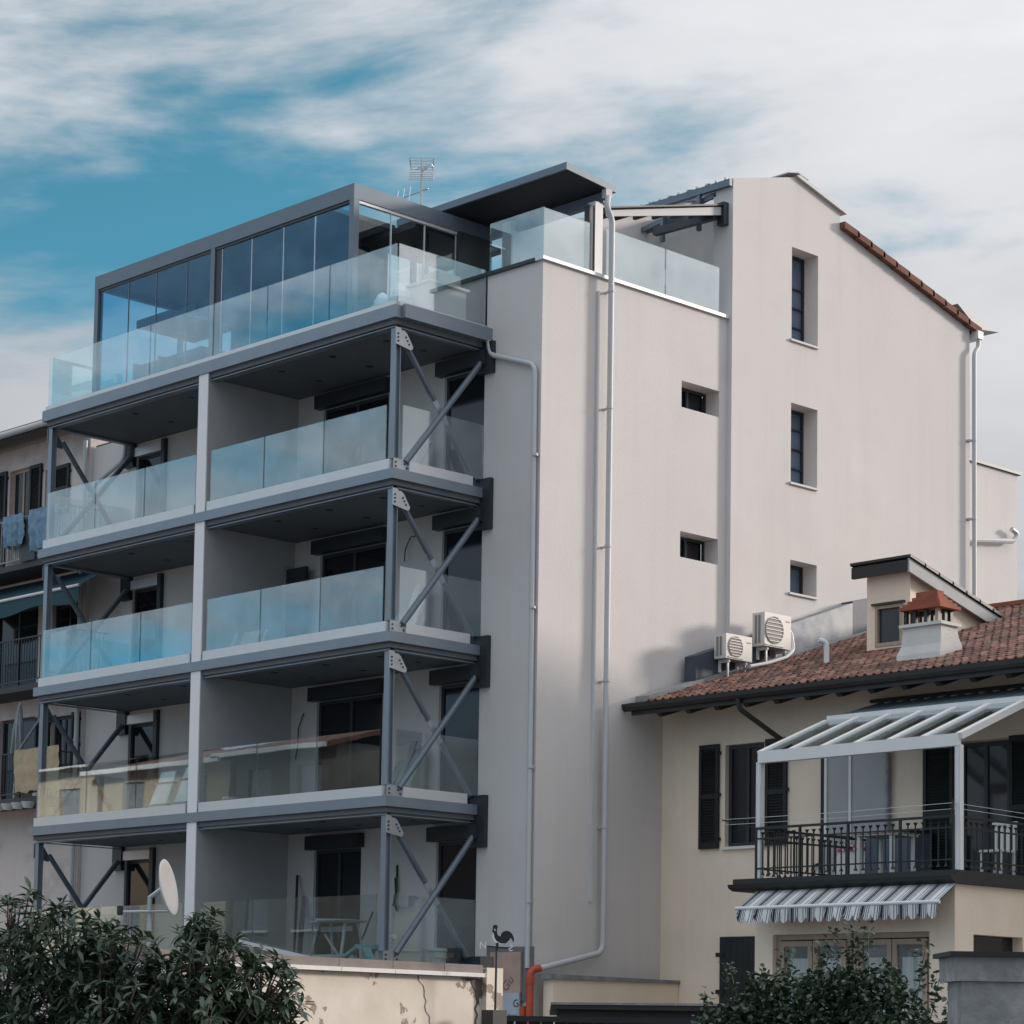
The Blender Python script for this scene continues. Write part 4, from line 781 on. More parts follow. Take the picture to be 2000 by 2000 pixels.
# striped awning
A = thing('striped_awning', 'grey and white striped scalloped awning under the cream house balcony', 'awning', (2.3, -8.7, 3.8))
AX0, AX1, AZ0, AZ1, AY0, AY1 = 2.50, 2.0, 4.155, 3.845, -6.74, -10.86
build('fabric', MB().hexa([(AX0, AY1, AZ0), (AX0, AY0, AZ0), (AX1, AY0+.0, AZ1), (AX1, AY1, AZ1)], [(AX0, AY1, AZ0+.006), (AX0, AY0, AZ0+.006), (AX1, AY0, AZ1+.006), (AX1, AY1, AZ1+.006)]), STRIPE, A)
build('front_bar', MB().tube([(AX1, AY1-.03, AZ1), (AX1, AY0+.03, AZ1)], .032, 10), WHITEP, A, smooth=True)
va = MB(); nS = 22; wS = (AY0-AY1)/nS; seg = 8
for i in range(nS):
    y0 = AY1+i*wS
    lean = -.03+.05*math.sin(i*.55)
    for j in range(seg):
        t0, t1 = j/seg, (j+1)/seg; h = lambda t: .15+.10*math.sin(math.pi*t)**.7
        va.add([(AX1-.01, y0+t0*wS, AZ1-.02), (AX1-.01, y0+t1*wS, AZ1-.02), (AX1-.02+lean, y0+t1*wS+lean, AZ1-.02-h(t1)), (AX1-.02+lean, y0+t0*wS+lean, AZ1-.02-h(t0))], [(0, 1, 2, 3)])
build('valance', va, STRIPE, A)
for y in (AY0-.4, AY1+.9): build('arm', MB().bar((2.57, y, 3.78), (AX1+.02, y-.1, AZ1-.03), .04, .05), BLACKI, A)
# balcony furniture
def cheq_table():
    t = thing('balcony_table', 'small table under a checked cloth on the cream house balcony', 'table', (3.6, -8.5, 4.38))
    bx('tabletop', BUCK, t, (3.3, 4.0, -9.0, -8.2, 5.08, 5.11)); bx('tablecloth', CHECK, t, (3.27, 4.03, -9.03, -8.17, 5.112, 5.12))
    for x in (3.36, 3.94):
        for y in (-8.94, -8.26): bx('leg', BUCK, t, (x-.03, x+.03, y-.03, y+.03, 4.382, 5.078))
cheq_table()
cb = thing('storage_cabinet', 'blue grey storage cabinet against the wall of the cream house balcony', 'cabinet', (5.4, -7.4, 4.38))
bx('body', mat('blue_grey_plastic', (.09, .115, .15), .5), cb, (5.1, 5.75, -8.0, -7.05, 4.383, 5.30)); bx('lid', DARKM, cb, (5.06, 5.78, -8.03, -7.02, 5.302, 5.34))
tw = thing('towel', 'red and white patterned towel hanging over a low white cupboard on the balcony', 'towel', (5.2, -6.7, 4.38))
bx('cupboard', WHITEP, tw, (5.2, 5.72, -6.95, -6.3, 4.383, 5.02)); bx('cloth', CHECK, tw, (5.17, 5.74, -6.97, -6.28, 5.022, 5.16))
def wchair(x, y, lab):
    c = thing('plastic_chair', lab, 'chair', (x, y, 4.38))
    bx('seat', BUCK, c, (x-.22, x+.22, y-.22, y+.22, 4.78, 4.82))
    for a in (-.2, -.07, .06, .18): bx('back_slat', BUCK, c, (x+.19, x+.22, y+a-.03, y+a+.04, 4.822, 5.25))
    bx('back_rail', BUCK, c, (x+.185, x+.225, y-.24, y+.24, 5.251, 5.30))
    for a in (-.2, .17):
        for b in (-.2, .17): bx('leg', BUCK, c, (x+a, x+a+.04, y+b, y+b+.04, 4.383, 4.779))
wchair(4.35, -10.35, 'white plastic chair with slatted back at the right end of the cream house balcony')
wt = thing('wall_tap', 'coiled black garden hose hanging on the wall of the cream house balcony', 'hose', (5.8, -5.3, 4.7))
build('coil', MB().tube([(5.82, -5.4+.14*math.cos(a*.6), 4.72+.16*math.sin(a*.6)) for a in range(24)], .018, 6), BLACKI, wt); bx('reel', BLACKI, wt, (5.78, 5.865, -5.56, -5.44, 4.74, 4.88))
CLn = thing('clothesline', 'pair of thin white washing lines strung along the cream house balcony', 'clothesline', (2.45, -8.7, 4.38))
for dz, dxx in ((5.44, 0), (5.36, .12)):
    build('line', MB().tube([(2.5+dxx, -5.95, dz-.02), (2.5+dxx, -8.4, dz-.03), (2.5+dxx, -10.78, dz)], .005, 4), BUCK, CLn); build('line', MB().tube([(2.5+dxx, -10.78, dz), (5.5, -10.9, dz-.06)], .005, 4), BUCK, CLn)
build('arm', MB().bar((2.5, -5.95, 5.42), (3.3, -6.62, 5.20), .025, .025), BLACKI, CLn); build('arm', MB().bar((2.45, -10.78, 5.1), (2.5, -10.80, 5.5), .025, .03), BLACKI, CLn)
dr = thing('drying_rack', 'black folding drying rack standing behind the left end of the balcony railing', 'rack', (3.5, -7.0, 4.38))
for z in (5.02, 5.2): build('bar', MB().bar((2.9, -6.8, z), (4.4, -7.3, z-.02), .03, .03), BLACKI, dr)
for i in range(5): x = 2.95+i*.33; build('bar', MB().bar((x, -6.82-i*.11, 4.385), (x, -6.82-i*.11, 5.2), .02, .02), BLACKI, dr)

# ------------------------------------------------------------------ air conditioners
def aircon(x0, x1, y0, y1, z0, z1, lab):
    t = thing('air_conditioner', lab, 'air conditioner', ((x0+x1)/2, (y0+y1)/2, z0), 'outdoor air conditioners on the tiled roof')
    build('body', MB().box(x0, x1, y0, y1, z0, z1).box(x0-.004, x1+.004, y0-.012, y0-.001, z0-.004, z1+.004), ACW, t)
    fx = x0+(x1-x0)*.36; fz = (z0+z1)/2; r = min((z1-z0)*.43, (x1-x0)*.34)
    build('fan_grille', MB().lathe((fx, y0-.030, fz), [(r, .017), (r, 0), (r*.96, 0), (r*.95, .008), (.02, .008)], 28, 'y'), ACG, t)
    gb = MB()
    for i in range(-3, 4):
        zz = fz+i*r*.27; hw = math.sqrt(max(0, r*r-(zz-fz)**2)); gb.box(fx-hw, fx+hw, y0-.036, y0-.031, zz-.008, zz+.008)
    build('grille_bar', gb, ACW, t); bx('grille_frame', ACW, t, (fx-r*1.04, fx+r*1.04, y0-.026, y0-.0125, z0+.02, z0+.045))
    bx('nameplate', ACG, t, (x1-(x1-x0)*.2, x1-.03, y0-.018, y0-.0125, z1-.13, z1-.11))
    for i, yy in enumerate((y0+.10, y0+.19)): bx('side_louvre', ACG, t, (x0-.012, x0-.0045, yy, yy+.05, z0+.06, z1-.05))
    for x in (x0+.12, x1-.14): build('bracket', MB().box(x, x+.04, y0+.02, y1, z0-.07, z0-.006).box(x, x+.04, y1-.05, y1, z0-.25, z0-.071), WHITEP, t)
    for x in (x0+.12, x1-.14): bx('foot', GALV, t, (x, x+.04, y0+.05, y0+.09, RZ(x)-.02, z0-.071))
aircon(6.88, 7.66, -2.20, -1.90, 9.14, 9.63, 'smaller lower ivory air conditioner at the roof edge against the block')
aircon(8.05, 8.87, -2.20, -1.89, 9.53, 10.21, 'larger upper ivory air conditioner on the roof beside the smaller one')
pts = [(8.88, -2.05, 9.97), (8.98, -2.05, 10.0), (9.06, -2.07, 9.9), (9.04, -2.15, 9.56), (8.7, -2.25, 9.36), (8.1, -2.28, 9.17), (7.5, -2.30, 9.03)]
tag(build('refrigerant_hose', MB().tube(elbow(pts, .12), .035, 8), WHITEP, smooth=True), 'white insulated hose curling from the larger air conditioner along the tiles', 'hose')

# ================================================================== LEFT NEIGHBOUR
P = thing('pink_house', 'old pinkish apartment house with dark shutters left of the modern block', 'apartment building', (2.3, 15, 0))
holes = [R4(15.72, 16.62, 12.62, 15.0), R4(14.66, 15.1, 13.7, 14.8), R4(13.42, 14.6, 9.6, 11.5), R4(15.2, 17.1, 9.6, 11.6), R4(13.62, 14.5, 7.35, 8.86), R4(15.2, 16.7, 6.95, 8.95)]
build('wall', MB().wall((2.3, 0, 0), (0, 1, 0), (0, 0, 1), (1, 0, 0), [(13.253, 0), (18.6, 0), (18.6, 15.5), (13.253, 15.5)], holes, .3), PINK, P)
bx('wall', PINK, P, (2.601, 12, 13.253, 18.6, 0, 15.4))
for h in holes:
    (a, z0), (b, _), (_, z1), _ = h
    w = build('window', MB().box(2.40, 2.46, a, a+.07, z0, z1).box(2.40, 2.46, b-.07, b, z0, z1).box(2.40, 2.46, a+.07, b-.07, z1-.07, z1).box(2.40, 2.46, (a+b)/2-.03, (a+b)/2+.03, z0, z1-.07), WOODF if z0 > 12 else DARKM, P)
    bx('pane', DARKG, w, (2.42, 2.43, a+.06, b-.06, z0, z1-.06))
for y0, y1, z0, z1 in ((16.7, 17.35, 12.62, 15.02), (15.2, 15.68, 12.62, 14.98), (14.03, 14.64, 13.65, 14.8), (13.3, 13.6, 7.3, 8.9), (14.52, 15.1, 7.3, 8.9)): shutter(y0, y1, z0, z1, x=2.235, par=P)
build('eave', MB().prism([(1.45, 13.2, 15.46), (2.6, 13.2, 15.62), (2.6, 13.2, 15.72), (1.45, 13.2, 15.58)], (0, 5.6, 0)), BROWNM, P)
build('gutter', MB().tube([(1.40, 13.15, 15.55), (1.40, 18.8, 15.55)], .075, 10), PVC, P, smooth=True)
build('roof', MB().prism([(1.45, 13.2, 15.585), (7.5, 13.2, 17.3), (7.5, 13.2, 17.4), (1.45, 13.2, 15.68)], (0, 5.6, 0)), TERRAC, P)
pts = [(2.2, 13.32, 15.2), (2.2, 13.32, 2.0)]
dpp = build('downpipe', MB().tube(pts, .055, 8), PVC, P, smooth=True)
build('pipe_clip', MB().lathe((2.2, 13.32, 8.2), [(.07, 0), (.07, .06)], 10), GALV, dpp)
build('downpipe', MB().tube(elbow([(2.25, 13.2, 13.9), (2.2, 12.9, 14.1), (2.2, 11.75, 14.5), (2.2, 11.7, 15.0)], .15), .05, 8), PVC, P, smooth=True)
def nbalc(z0, x0, y0, y1, zr, m_, gap=.11):
    s_ = bx('balcony_slab', mat('dark_slab', (.06, .062, .066), .8) if 'dark_slab' not in MATS else MATS['dark_slab'], P, (x0, 2.298, y0, y1, z0-.14, z0))
    r_ = MB().box(x0, x0+.035, y0, y1, zr-.03, zr).box(x0, x0+.03, y0, y1, z0+.08, z0+.11).box(x0, 2.295, y0, y0+.03, zr-.03, zr)
    rr = build('railing', r_, m_, s_)
    b_ = MB(); n = int((y1-y0)/gap)
    for i in range(n+1): y = y0+(y1-y0)*i/n; b_.box(x0+.008, x0+.024, y-.008, y+.008, z0+.111, zr-.031)
    for i in range(1, 8): b_.box(x0+(2.28-x0)*i/8, x0+(2.28-x0)*i/8+.016, y0+.007, y0+.023, z0, zr-.031)
    build('balusters', b_, m_, s_, kind='stuff')
nbalc(12.36, 1.35, 12.55, 18.4, 13.45, GREYCL); nbalc(9.5, 1.35, 12.3, 18.4, 10.6, DARKM); nbalc(6.9, 1.35, 13.3, 18.4, 7.95, DARKM)
bx('bay_panel', DARKM, P, (1.30, 1.345, 13.9, 14.5, 12.37, 13.35))
SB = thing('slatted_box', 'pale slatted unit standing on the upper pink house balcony below the laundry', 'box', (1.75, 14.5, 12.36))
bx('case', GREYCL, SB, (1.42, 1.9, 14.15, 15.0, 12.37, 12.98))
for i in range(8): bx('slat', BUCK, SB, (1.40, 1.418, 14.18+i*.1, 14.23+i*.1, 12.42, 12.94))
AW = thing('teal_awning', 'dark teal fabric awning with white front bar on the pink house', 'awning', (1.8, 14.8, 12))
build('fabric', MB().hexa([(2.29, 11.95, 12.15), (1.25, 11.95, 11.52), (1.25, 18.3, 11.52), (2.29, 18.3, 12.15)], [(2.29, 11.95, 12.16), (1.25, 11.95, 11.53), (1.25, 18.3, 11.53), (2.29, 18.3, 12.16)]), TEALAWN, AW)
va = MB(); n = 30
for i in range(n):
    a, b = 11.95+6.35*i/n, 11.95+6.35*(i+1)/n; h = lambda t: .33+.06*math.sin(t*2.2)
    va.add([(1.23, a, 11.5), (1.23, b, 11.5), (1.20, b, 11.5-h(b)), (1.20, a, 11.5-h(a))], [(0, 1, 2, 3)])
build('valance', va, TEALAWN, AW); build('front_bar', MB().tube([(1.22, 11.92, 11.52), (1.22, 18.3, 11.52)], .035, 8), WHITEP, AW, smooth=True)
build('arm', MB().bar((2.28, 14.0, 12.1), (1.24, 14.25, 11.5), .06, .05), DARKM, AW)
def cloth(name, lab, cat, x, y0, y1, z0, z1, m_, amp=.05, grp=None):
    cm = MB(); n, k = 14, 10; vs_ = []
    for i in range(n+1):
        for j in range(k+1):
            y = y0+(y1-y0)*i/n; z = z1+(z0-z1)*j/k; f = j/k
            vs_.append((x+amp*f*math.sin(i*1.7+j*.35)+.012*math.sin(j*2.1), y+.04*f*math.sin(i*.9), z+.03*math.sin(i*1.1)*(1 if j == k else .2)))
    cm.add(vs_, [(i*(k+1)+j, (i+1)*(k+1)+j, (i+1)*(k+1)+j+1, i*(k+1)+j+1) for i in range(n) for j in range(k)])
    return tag(build(name, cm, m_, smooth=True), lab, cat, grp)
cloth('laundry', 'pale blue shirt on the upper pink house balcony railing, left of the steel column', 'laundry', 1.22, 14.3, 15.15, 12.75, 13.5, BLUECL, .09)
cloth('laundry', 'light blue sheet hung on the upper pink house balcony right beside the steel column', 'laundry', 1.24, 12.9, 14.1, 12.55, 13.52, BLUECL, .06)
cloth('laundry', 'pale wrinkled cloth hung on the railing under the teal awning', 'laundry', 1.24, 12.45, 13.3, 9.65, 10.55, GREYCL, .08)
cloth('laundry', 'large tan cloth hung on the lower pink house balcony railing behind the glass', 'laundry', 1.26, 12.6, 14.4, 7.0, 7.98, TANCL, .05)
um = thing('closed_parasol', 'closed grey striped parasol on the lower pink house balcony', 'parasol', (1.6, 14.9, 6.9))
build('pole', MB().tube([(1.6, 14.9, 6.9), (1.6, 14.75, 9.15)], .025, 6), WHITEP, um)
cn = MB()
for i in range(7):
    a = i*.9; cn.tube([(1.6, 14.76, 9.1), (1.6+.09*math.cos(a), 14.8+.12*math.sin(a), 8.5), (1.6+.13*math.cos(a+.3), 14.85+.17*math.sin(a+.3), 7.9)], .05, 6, .02)
build('canopy', cn, GREYCL, um, smooth=True)
build('arm', MB().tube([(1.55, 14.7, 8.0), (1.5, 13.5, 8.9)], .035, 6), GREYCL, um)
for i in range(5): tag(build('planter_box', MB().lathe((1.22, 13.7+i*.42, 6.62), [(.10, 0), (.16, .14), (.15, .14)], 12), BUCK, smooth=True), ['grey round planter under the lowest pink house balcony, first from the right', 'grey round planter under the lowest pink house balcony, second from the right', 'grey round planter under the lowest pink house balcony, third from the right', 'grey round planter under the lowest pink house balcony, fourth from the right', 'grey round planter under the lowest pink house balcony, fifth from the right'][i], 'planter', 'round planters under the pink house balcony')

# ================================================================== FOREGROUND
W = thing('old_wall', 'old cream yard wall with peeling plaster and stone coping', 'wall', (-11, -12.2, 0))
wa, wb = Vector((-8.78, -12.06, 0)), Vector((-14.2, -12.67, 0)); wd = (wb-wa).normalized(); wn = Vector((wd.y, -wd.x, 0))
if wn.y > 0: wn = -wn
def wp(t, off, z): q = wa+wd*t-wn*off; return (q.x, q.y, z)
Ln = (wb-wa).length
build('wall', MB().hexa([wp(.0, 0, 0), wp(Ln, 0, 0), wp(Ln, .35, 0), wp(.0, .35, 0)], [wp(.0, 0, 2.35), wp(Ln, 0, 2.35), wp(Ln, .35, 2.35), wp(.0, .35, 2.35)]), PEEL, W)
for i in range(6):
    a, b = Ln*i/6+.004, Ln*(i+1)/6-.004
    if i == 0: a = .2
    build('coping_stone', MB().hexa([wp(a, -.06, 2.352), wp(b, -.06, 2.352), wp(b, .42, 2.352), wp(a, .42, 2.352)], [wp(a, -.06, 2.50), wp(b, -.06, 2.50), wp(b, .42, 2.52), wp(a, .42, 2.52)]), COPING, W)
    build('coping_drip', MB().hexa([wp(a, -.10, 2.352), wp(b, -.10, 2.352), wp(b, -.061, 2.352), wp(a, -.061, 2.352)], [wp(a, -.10, 2.40), wp(b, -.10, 2.40), wp(b, -.061, 2.40), wp(a, -.061, 2.40)]), WHITEC, W)
def crack(p0, p1, n, w_):
    m_ = MB(); pts_ = []
    for i in range(n+1): t = i/n; pts_.append((p0[0]+(p1[0]-p0[0])*t+random.uniform(-.04, .04), p0[1]+(p1[1]-p0[1])*t))
    for (a, z), (b, y) in zip(pts_, pts_[1:]): m_.add([wp(a-w_, -.003, z), wp(a+w_, -.003, z), wp(b+w_, -.003, y), wp(b-w_, -.003, y)], [(0, 1, 2, 3)])
    return m_
CRK = mat('crack_shadow', (.12, .09, .075), .95)
build('crack', crack((1.3, 2.345), (.95, 1.5), 14, .008), CRK, W); build('crack', crack((.24, 2.25), (.22, 1.4), 12, .018), CRK, W)
build('broken_patch', MB().prism([wp(.55, -.004, 2.335), wp(.12, -.004, 2.335), wp(.16, -.004, 2.25), wp(.13, -.004, 2.16), wp(.20, -.004, 2.10), wp(.19, -.004, 2.01), wp(.24, -.004, 2.07), wp(.27, -.004, 2.18), wp(.33, -.004, 2.25), wp(.36, -.004, 2.30)], (0, -.003, 0)), CRK, W)
build('pillar', MB().hexa([wp(-.16, -.08, 0), wp(.15, -.08, 0), wp(.15, .3, 0), wp(-.16, .3, 0)], [wp(-.16, -.08, 2.47), wp(.15, -.08, 2.47), wp(.15, .3, 2.47), wp(-.16, .3, 2.47)]), PEEL, W)
# insulation boards against the corner of the block
PINKB = mat('pink_board', (.50, .34, .285), .8, var=.12, vscale=3); WHB = mat('pale_blue_board', (.48, .54, .60), .7, var=.05)
def text(body, size, loc, rot, m_, parent, name, ext=.004):
    c = bpy.data.curves.new(name, 'FONT'); c.body = body; c.size = size; c.extrude = ext; c.align_x = 'CENTER'; c.align_y = 'CENTER'
    o = bpy.data.objects.new(name+'_curve', c); COL.objects.link(o)
    dg = bpy.context.evaluated_depsgraph_get(); me = bpy.data.meshes.new_from_object(o.evaluated_get(dg)); bpy.data.objects.remove(o)
    me.name = name; me.materials.clear(); me.materials.append(m_)
    o = bpy.data.objects.new(name, me); COL.objects.link(o); o.parent = parent; o.location = Vector(loc)-WORG[parent]; o.rotation_euler = rot
    WORG[o] = Vector(loc); return o
IB = thing('insulation_board', 'pink insulation board above a pale blue printed board leaning on the block corner', 'board', (2.3, -.85, 1.0))
bx('upper_board', PINKB, IB, (2.30, 2.34, -1.24, -.42, 2.45, 3.20)); bx('lower_board', WHB, IB, (2.28, 2.32, -1.23, -.45, .9, 2.448))
bx('torn_edge', mat('grey_membrane', (.17, .17, .18), .8, var=.2), IB, (2.345, 2.395, -1.5, -.28, 2.3, 3.30))
bx('torn_edge', COPING, IB, (2.26, 2.298, -.52, -.2, 2.75, 3.12))
INK = mat('dark_blue_ink', (.05, .07, .10), .8)
text('Gutex'[:2], .26, (2.297, -.92, 2.62), (math.radians(90), math.radians(-48), math.radians(-90)), mat('brown_ink', (.26, .15, .12), .8), IB, 'print')
text('G', .2, (2.277, -1.16, 2.24), (math.radians(90), math.radians(-20), math.radians(-90)), INK, IB, 'print')
build('printed_logo', MB().lathe((2.276, -.98, 2.03), [(.035, 0), (.035, .003)], 12, 'x').box(2.276, 2.279, -1.19, -1.03, 2.02, 2.04).box(2.276, 2.279, -.9, -.82, 2.0, 2.055), mat('pale_blue_ink', (.16, .24, .34), .8), IB)
bx('dark_stain', INK, IB, (2.276, 2.279, -.66, -.56, 2.22, 2.42))
OP = thing('orange_drain_pipe', 'orange plastic drain pipe with elbow at the foot of the grey pipes', 'pipe', (2.2, -1.5, 0))
build('pipe', MB().tube(elbow([(2.42, -1.62, 2.90), (2.2, -1.60, 2.85), (2.2, -1.60, .2)], .1), .07, 12), ORANGE, OP, smooth=True)
build('pipe', MB().tube([(2.2, -1.44, 2.2), (2.2, -1.40, .2)], .062, 12), ORANGE, OP, smooth=True)
build('socket', MB().lathe((2.2, -1.60, 2.6), [(.082, 0), (.082, .14), (.072, .15)], 12), ORANGE, OP)
# low yard wall beyond
YW = thing('low_yard_wall', 'low cream yard wall with thin stone top between block and house', 'wall', (4, -1.9, 0))
build('wall', MB().box(2.45, 5.86, -1.95, -1.70, 0, 2.70), CREAM, YW); build('coping_stone', MB().prism([(2.35, -2.0, 2.70), (5.86, -2.0, 2.702), (5.86, -2.0, 2.76), (2.35, -2.0, 2.79)], (0, .34, 0)), CONC, YW)
# fence along the bottom
F_ = thing('dark_fence', 'black slatted yard fence along the bottom of the view', 'fence', (-7.5, -13, 0))
fa, fbv = Vector((-8.87, -11.93, 0)), Vector((-4.2, -16.5, 0)); fd = (fbv-fa).normalized(); fL = (fbv-fa).length; fn = Vector((-fd.y, fd.x, 0))
def fp(t, o, z): q = fa+fd*t+fn*o; return Vector((q.x, q.y, z))
nsl = int(fL/.16)
for i in range(nsl):
    a = i*.16
    build('slat', MB().hexa([fp(a, 0, .1), fp(a+.14, 0, .1), fp(a+.14, .02, .1), fp(a, .02, .1)], [fp(a, 0, 1.84), fp(a+.14, 0, 1.84), fp(a+.14, .02, 1.84), fp(a, .02, 1.84)]), BLACKW, F_)
build('rail', MB().bar(fp(0, -.03, 1.86), fp(fL, -.03, 1.86), .06, .07), BLACKW, F_); build('rail', MB().bar(fp(0, .05, .5), fp(fL, .05, .5), .05, .08), BLACKW, F_)
for t in (.02, 2.1, 4.2, fL-.1): build('post', MB().bar(fp(t, .06, 0), fp(t, .06, 1.9), .08, .08), BLACKW, F_)
SH = thing('shed_roof', 'low dark shed roof with pale front edge behind the fence', 'shed', (-5.2, -11.3, 0))
a_, b_ = Vector((-6.10, -10.44, 0)), Vector((-4.0, -12.5, 0)); dd = (b_-a_).normalized(); nn = Vector((.7, .71, 0))
def sp_(t, o, z): q = a_+dd*t+nn*o; return (q.x, q.y, z)
LL = (b_-a_).length
build('roof', MB().hexa([sp_(0, 0, 2.02), sp_(LL, 0, 2.02), sp_(LL, 2, 1.95), sp_(0, 2, 1.95)], [sp_(0, 0, 2.08), sp_(LL, 0, 2.10), sp_(LL, 2, 2.0), sp_(0, 2, 2.0)]), BROWNM, SH)
build('edge_strip', MB().hexa([sp_(.0, -.03, 2.083), sp_(LL, -.03, 2.103), sp_(LL, .05, 2.103), sp_(.0, .05, 2.083)], [sp_(.0, -.03, 2.11), sp_(LL, -.03, 2.13), sp_(LL, .05, 2.13), sp_(.0, .05, 2.11)]), CONC, SH)
build('wall', MB().hexa([sp_(-.25, .1, 0), sp_(LL, .1, 0), sp_(LL, 1.8, 0), sp_(-.25, 1.8, 0)], [sp_(.1, .1, 2.018), sp_(LL, .1, 2.018), sp_(LL, 1.8, 1.94), sp_(.1, 1.8, 1.94)]), BLACKW, SH)
# weather vane
VN = thing('weather_vane', 'rooster weather vane with white letters N and S on a thin pole', 'weather vane', (-9.05, -12.45, 0))
u = Vector((.7178, -.6962, 0)); c0 = Vector((-9.10, -12.51, 0))
def vp(px, pz): return c0+u*px+Vector((0, 0, pz))
build('pole', MB().tube([vp(-.02, 0), vp(.0, 2.70)], .014, 8), DARKM, VN); build('crossbar', MB().bar(vp(-.12, 2.715), vp(.13, 2.695), .02, .018), BLACKI, VN); build('hub', MB().tube([vp(0, 2.66), vp(.01, 2.76)], .018, 8), BLACKI, VN)
bx('base_box', BLACKI, VN, (-9.18, -8.95, -12.55, -12.35, 0, 1.955))
S = .000762
def roo(pts_, y0=0.0): return [vp((x-440)*S, 2.74+(560-z_)*S)+Vector((-.69, -.72, 0))*y0 for x, z_ in pts_]
body = [(365,335),(378,310),(372,275),(400,252),(440,258),(455,290),(442,330),(442,372),(460,420),(500,435),(505,400),(530,365),(580,345),(632,350),(682,390),(708,450),(712,528),(692,512),(675,480),(655,455),(640,490),(600,530),(575,545),(510,545),(470,525),(430,500),(402,450),(392,390),(366,362)]
build('rooster', MB().prism(roo(body), Vector((-.69, -.72, 0))*.012), BLACKI, VN)
build('breast', MB().prism(roo([(378,380),(390,392),(400,452),(428,502),(468,528),(515,549),(560,552),(470,562),(432,545),(385,492),(366,430)], -.002), Vector((-.69, -.72, 0))*.012), WHITEP, VN)
build('cheek', MB().prism(roo([(395,318),(415,322),(418,345),(402,350)], .0125), Vector((-.69, -.72, 0))*.004), WHITEP, VN)
rotv = (math.radians(90), 0, math.atan2(-.6962, .7178))
text('N', .115, vp(-.165, 2.725), rotv, WHITEP, VN, 'letter_north', .006)
o = text('S', .115, vp(.17, 2.695), rotv, WHITEP, VN, 'letter_south', .006); o.scale = (-1, 1, 1)
# satellite dish
DS = thing('satellite_dish', 'white satellite dish seen almost edge on above the left bush', 'satellite dish', (-6.9, -2.9, 0))
ax = (Vector((.7178, -.6962, 0))*.97-Vector((.6925, .7159, 0))*.13+Vector((0, 0, .22))).normalized(); ce = Vector((-6.9, -2.88, 3.86)); e1 = ax.orthogonal().normalized(); e2 = ax.cross(e1)
dv = []; n = 28; rings = [(0.0, -.09), (.15, -.08), (.28, -.05), (.38, -.015), (.43, 0), (.45, .0), (.44, -.02), (.30, -.07), (0.0, -.115)]
for r_, h in rings: dv += [ce+(e1*math.cos(2*math.pi*k/n)*1.05+e2*math.sin(2*math.pi*k/n)*.95)*max(r_, .003)+ax*h for k in range(n)]
build('dish', MB().add(dv, [(i*n+k, i*n+(k+1) % n, (i+1)*n+(k+1) % n, (i+1)*n+k) for i in range(len(rings)-1) for k in range(n)]), mat('ivory_dish', (.70, .66, .62), .5), DS, smooth=True)
back = ce-ax*.11
build('mount', MB().tube([back, back-ax*.2+Vector((0, 0, -.1)), Vector((back.x, back.y, 3.2))-ax*.2], .04, 8), GALV, DS); build('pole', MB().tube([Vector((back.x, back.y, 0))-ax*.2, Vector((back.x, back.y, 3.5))-ax*.2], .035, 8), GALV, DS)
low_ = ce-Vector((0, 0, .38)); tip = low_-Vector((.7178, -.6962, 0))*.75+Vector((0, 0, -.02))
build('arm', MB().tube([low_, tip], .02, 6), GALV, DS); build('receiver', MB().lathe(tip, [(.04, -.05), (.05, 0), (.05, .09), (.02, .1)], 10), DARKM, DS)
# stone gate pillar at right
PL = thing('gate_pillar', 'rough grey concrete gate pillar with dark flat cap at right', 'pillar', (-11, -21.1, 0))
pa = Vector((-11.33, -20.77, 0)); pu = Vector((.72, -.695, 0)); pn = Vector((.69, .72, 0))
def pp(t, o, z): q = pa+pu*t+pn*o; return (q.x, q.y, z)
build('shaft', MB().hexa([pp(.06, 0, 0), pp(1.1, 0, 0), pp(1.1, .7, 0), pp(.06, .7, 0)], [pp(.06, 0, 2.20), pp(1.1, 0, 2.20), pp(1.1, .7, 2.20), pp(.06, .7, 2.20)]), CONC, PL)
build('head', MB().hexa([pp(-.005, -.03, 2.202), pp(1.15, -.03, 2.202), pp(1.15, .75, 2.202), pp(-.005, .75, 2.202)], [pp(-.01, -.03, 2.42), pp(1.15, -.03, 2.42), pp(1.15, .75, 2.42), pp(-.01, .75, 2.42)]), CONC, PL)
build('cap', MB().hexa([pp(-.06, -.08, 2.422), pp(1.2, -.08, 2.422), pp(1.2, .8, 2.422), pp(-.06, .8, 2.422)], [pp(-.06, -.08, 2.465), pp(1.2, -.08, 2.47), pp(1.2, .8, 2.47), pp(-.06, .8, 2.465)]), BLACKI, PL)
tag(build('fence_stake', MB().bar((-8.6, -19.3, 0), (-8.62, -19.26, 2.08), .04, .04), CONC), 'thin grey stake standing between the right bush and the pillar', 'stake')

# ================================================================== PLANTS
def leaf_mesh(L_, w_, fold, curl):
    m_ = MB(); st = [(0, .12), (.22, .75), (.5, 1.0), (.78, .7), (1, .05)]; vs_ = []
    for t, q in st:
        z = -curl*t*t*L_
        vs_ += [(t*L_, -w_*q/2, z+fold*w_*q), (t*L_, 0, z), (t*L_, w_*q/2, z+fold*w_*q)]
    m_.add(vs_, [(3*i+j, 3*i+3+j, 3*i+4+j, 3*i+1+j) for i in range(len(st)-1) for j in range(2)]); return m_
def frame(dirv, roll):
    x = Vector(dirv).normalized(); up = Vector((0, 0, 1)); y = up.cross(x)
    y = y.normalized() if y.length > 1e-4 else Vector((0, 1, 0)); z = x.cross(y)
    m3 = Matrix((x, y, z)).transposed(); return m3 @ Matrix.Rotation(roll, 3, 'X')
BS = thing('loquat_bush', 'big dark bush with long leathery leaves at lower left', 'bush', (-17.6, -17.4, 0))
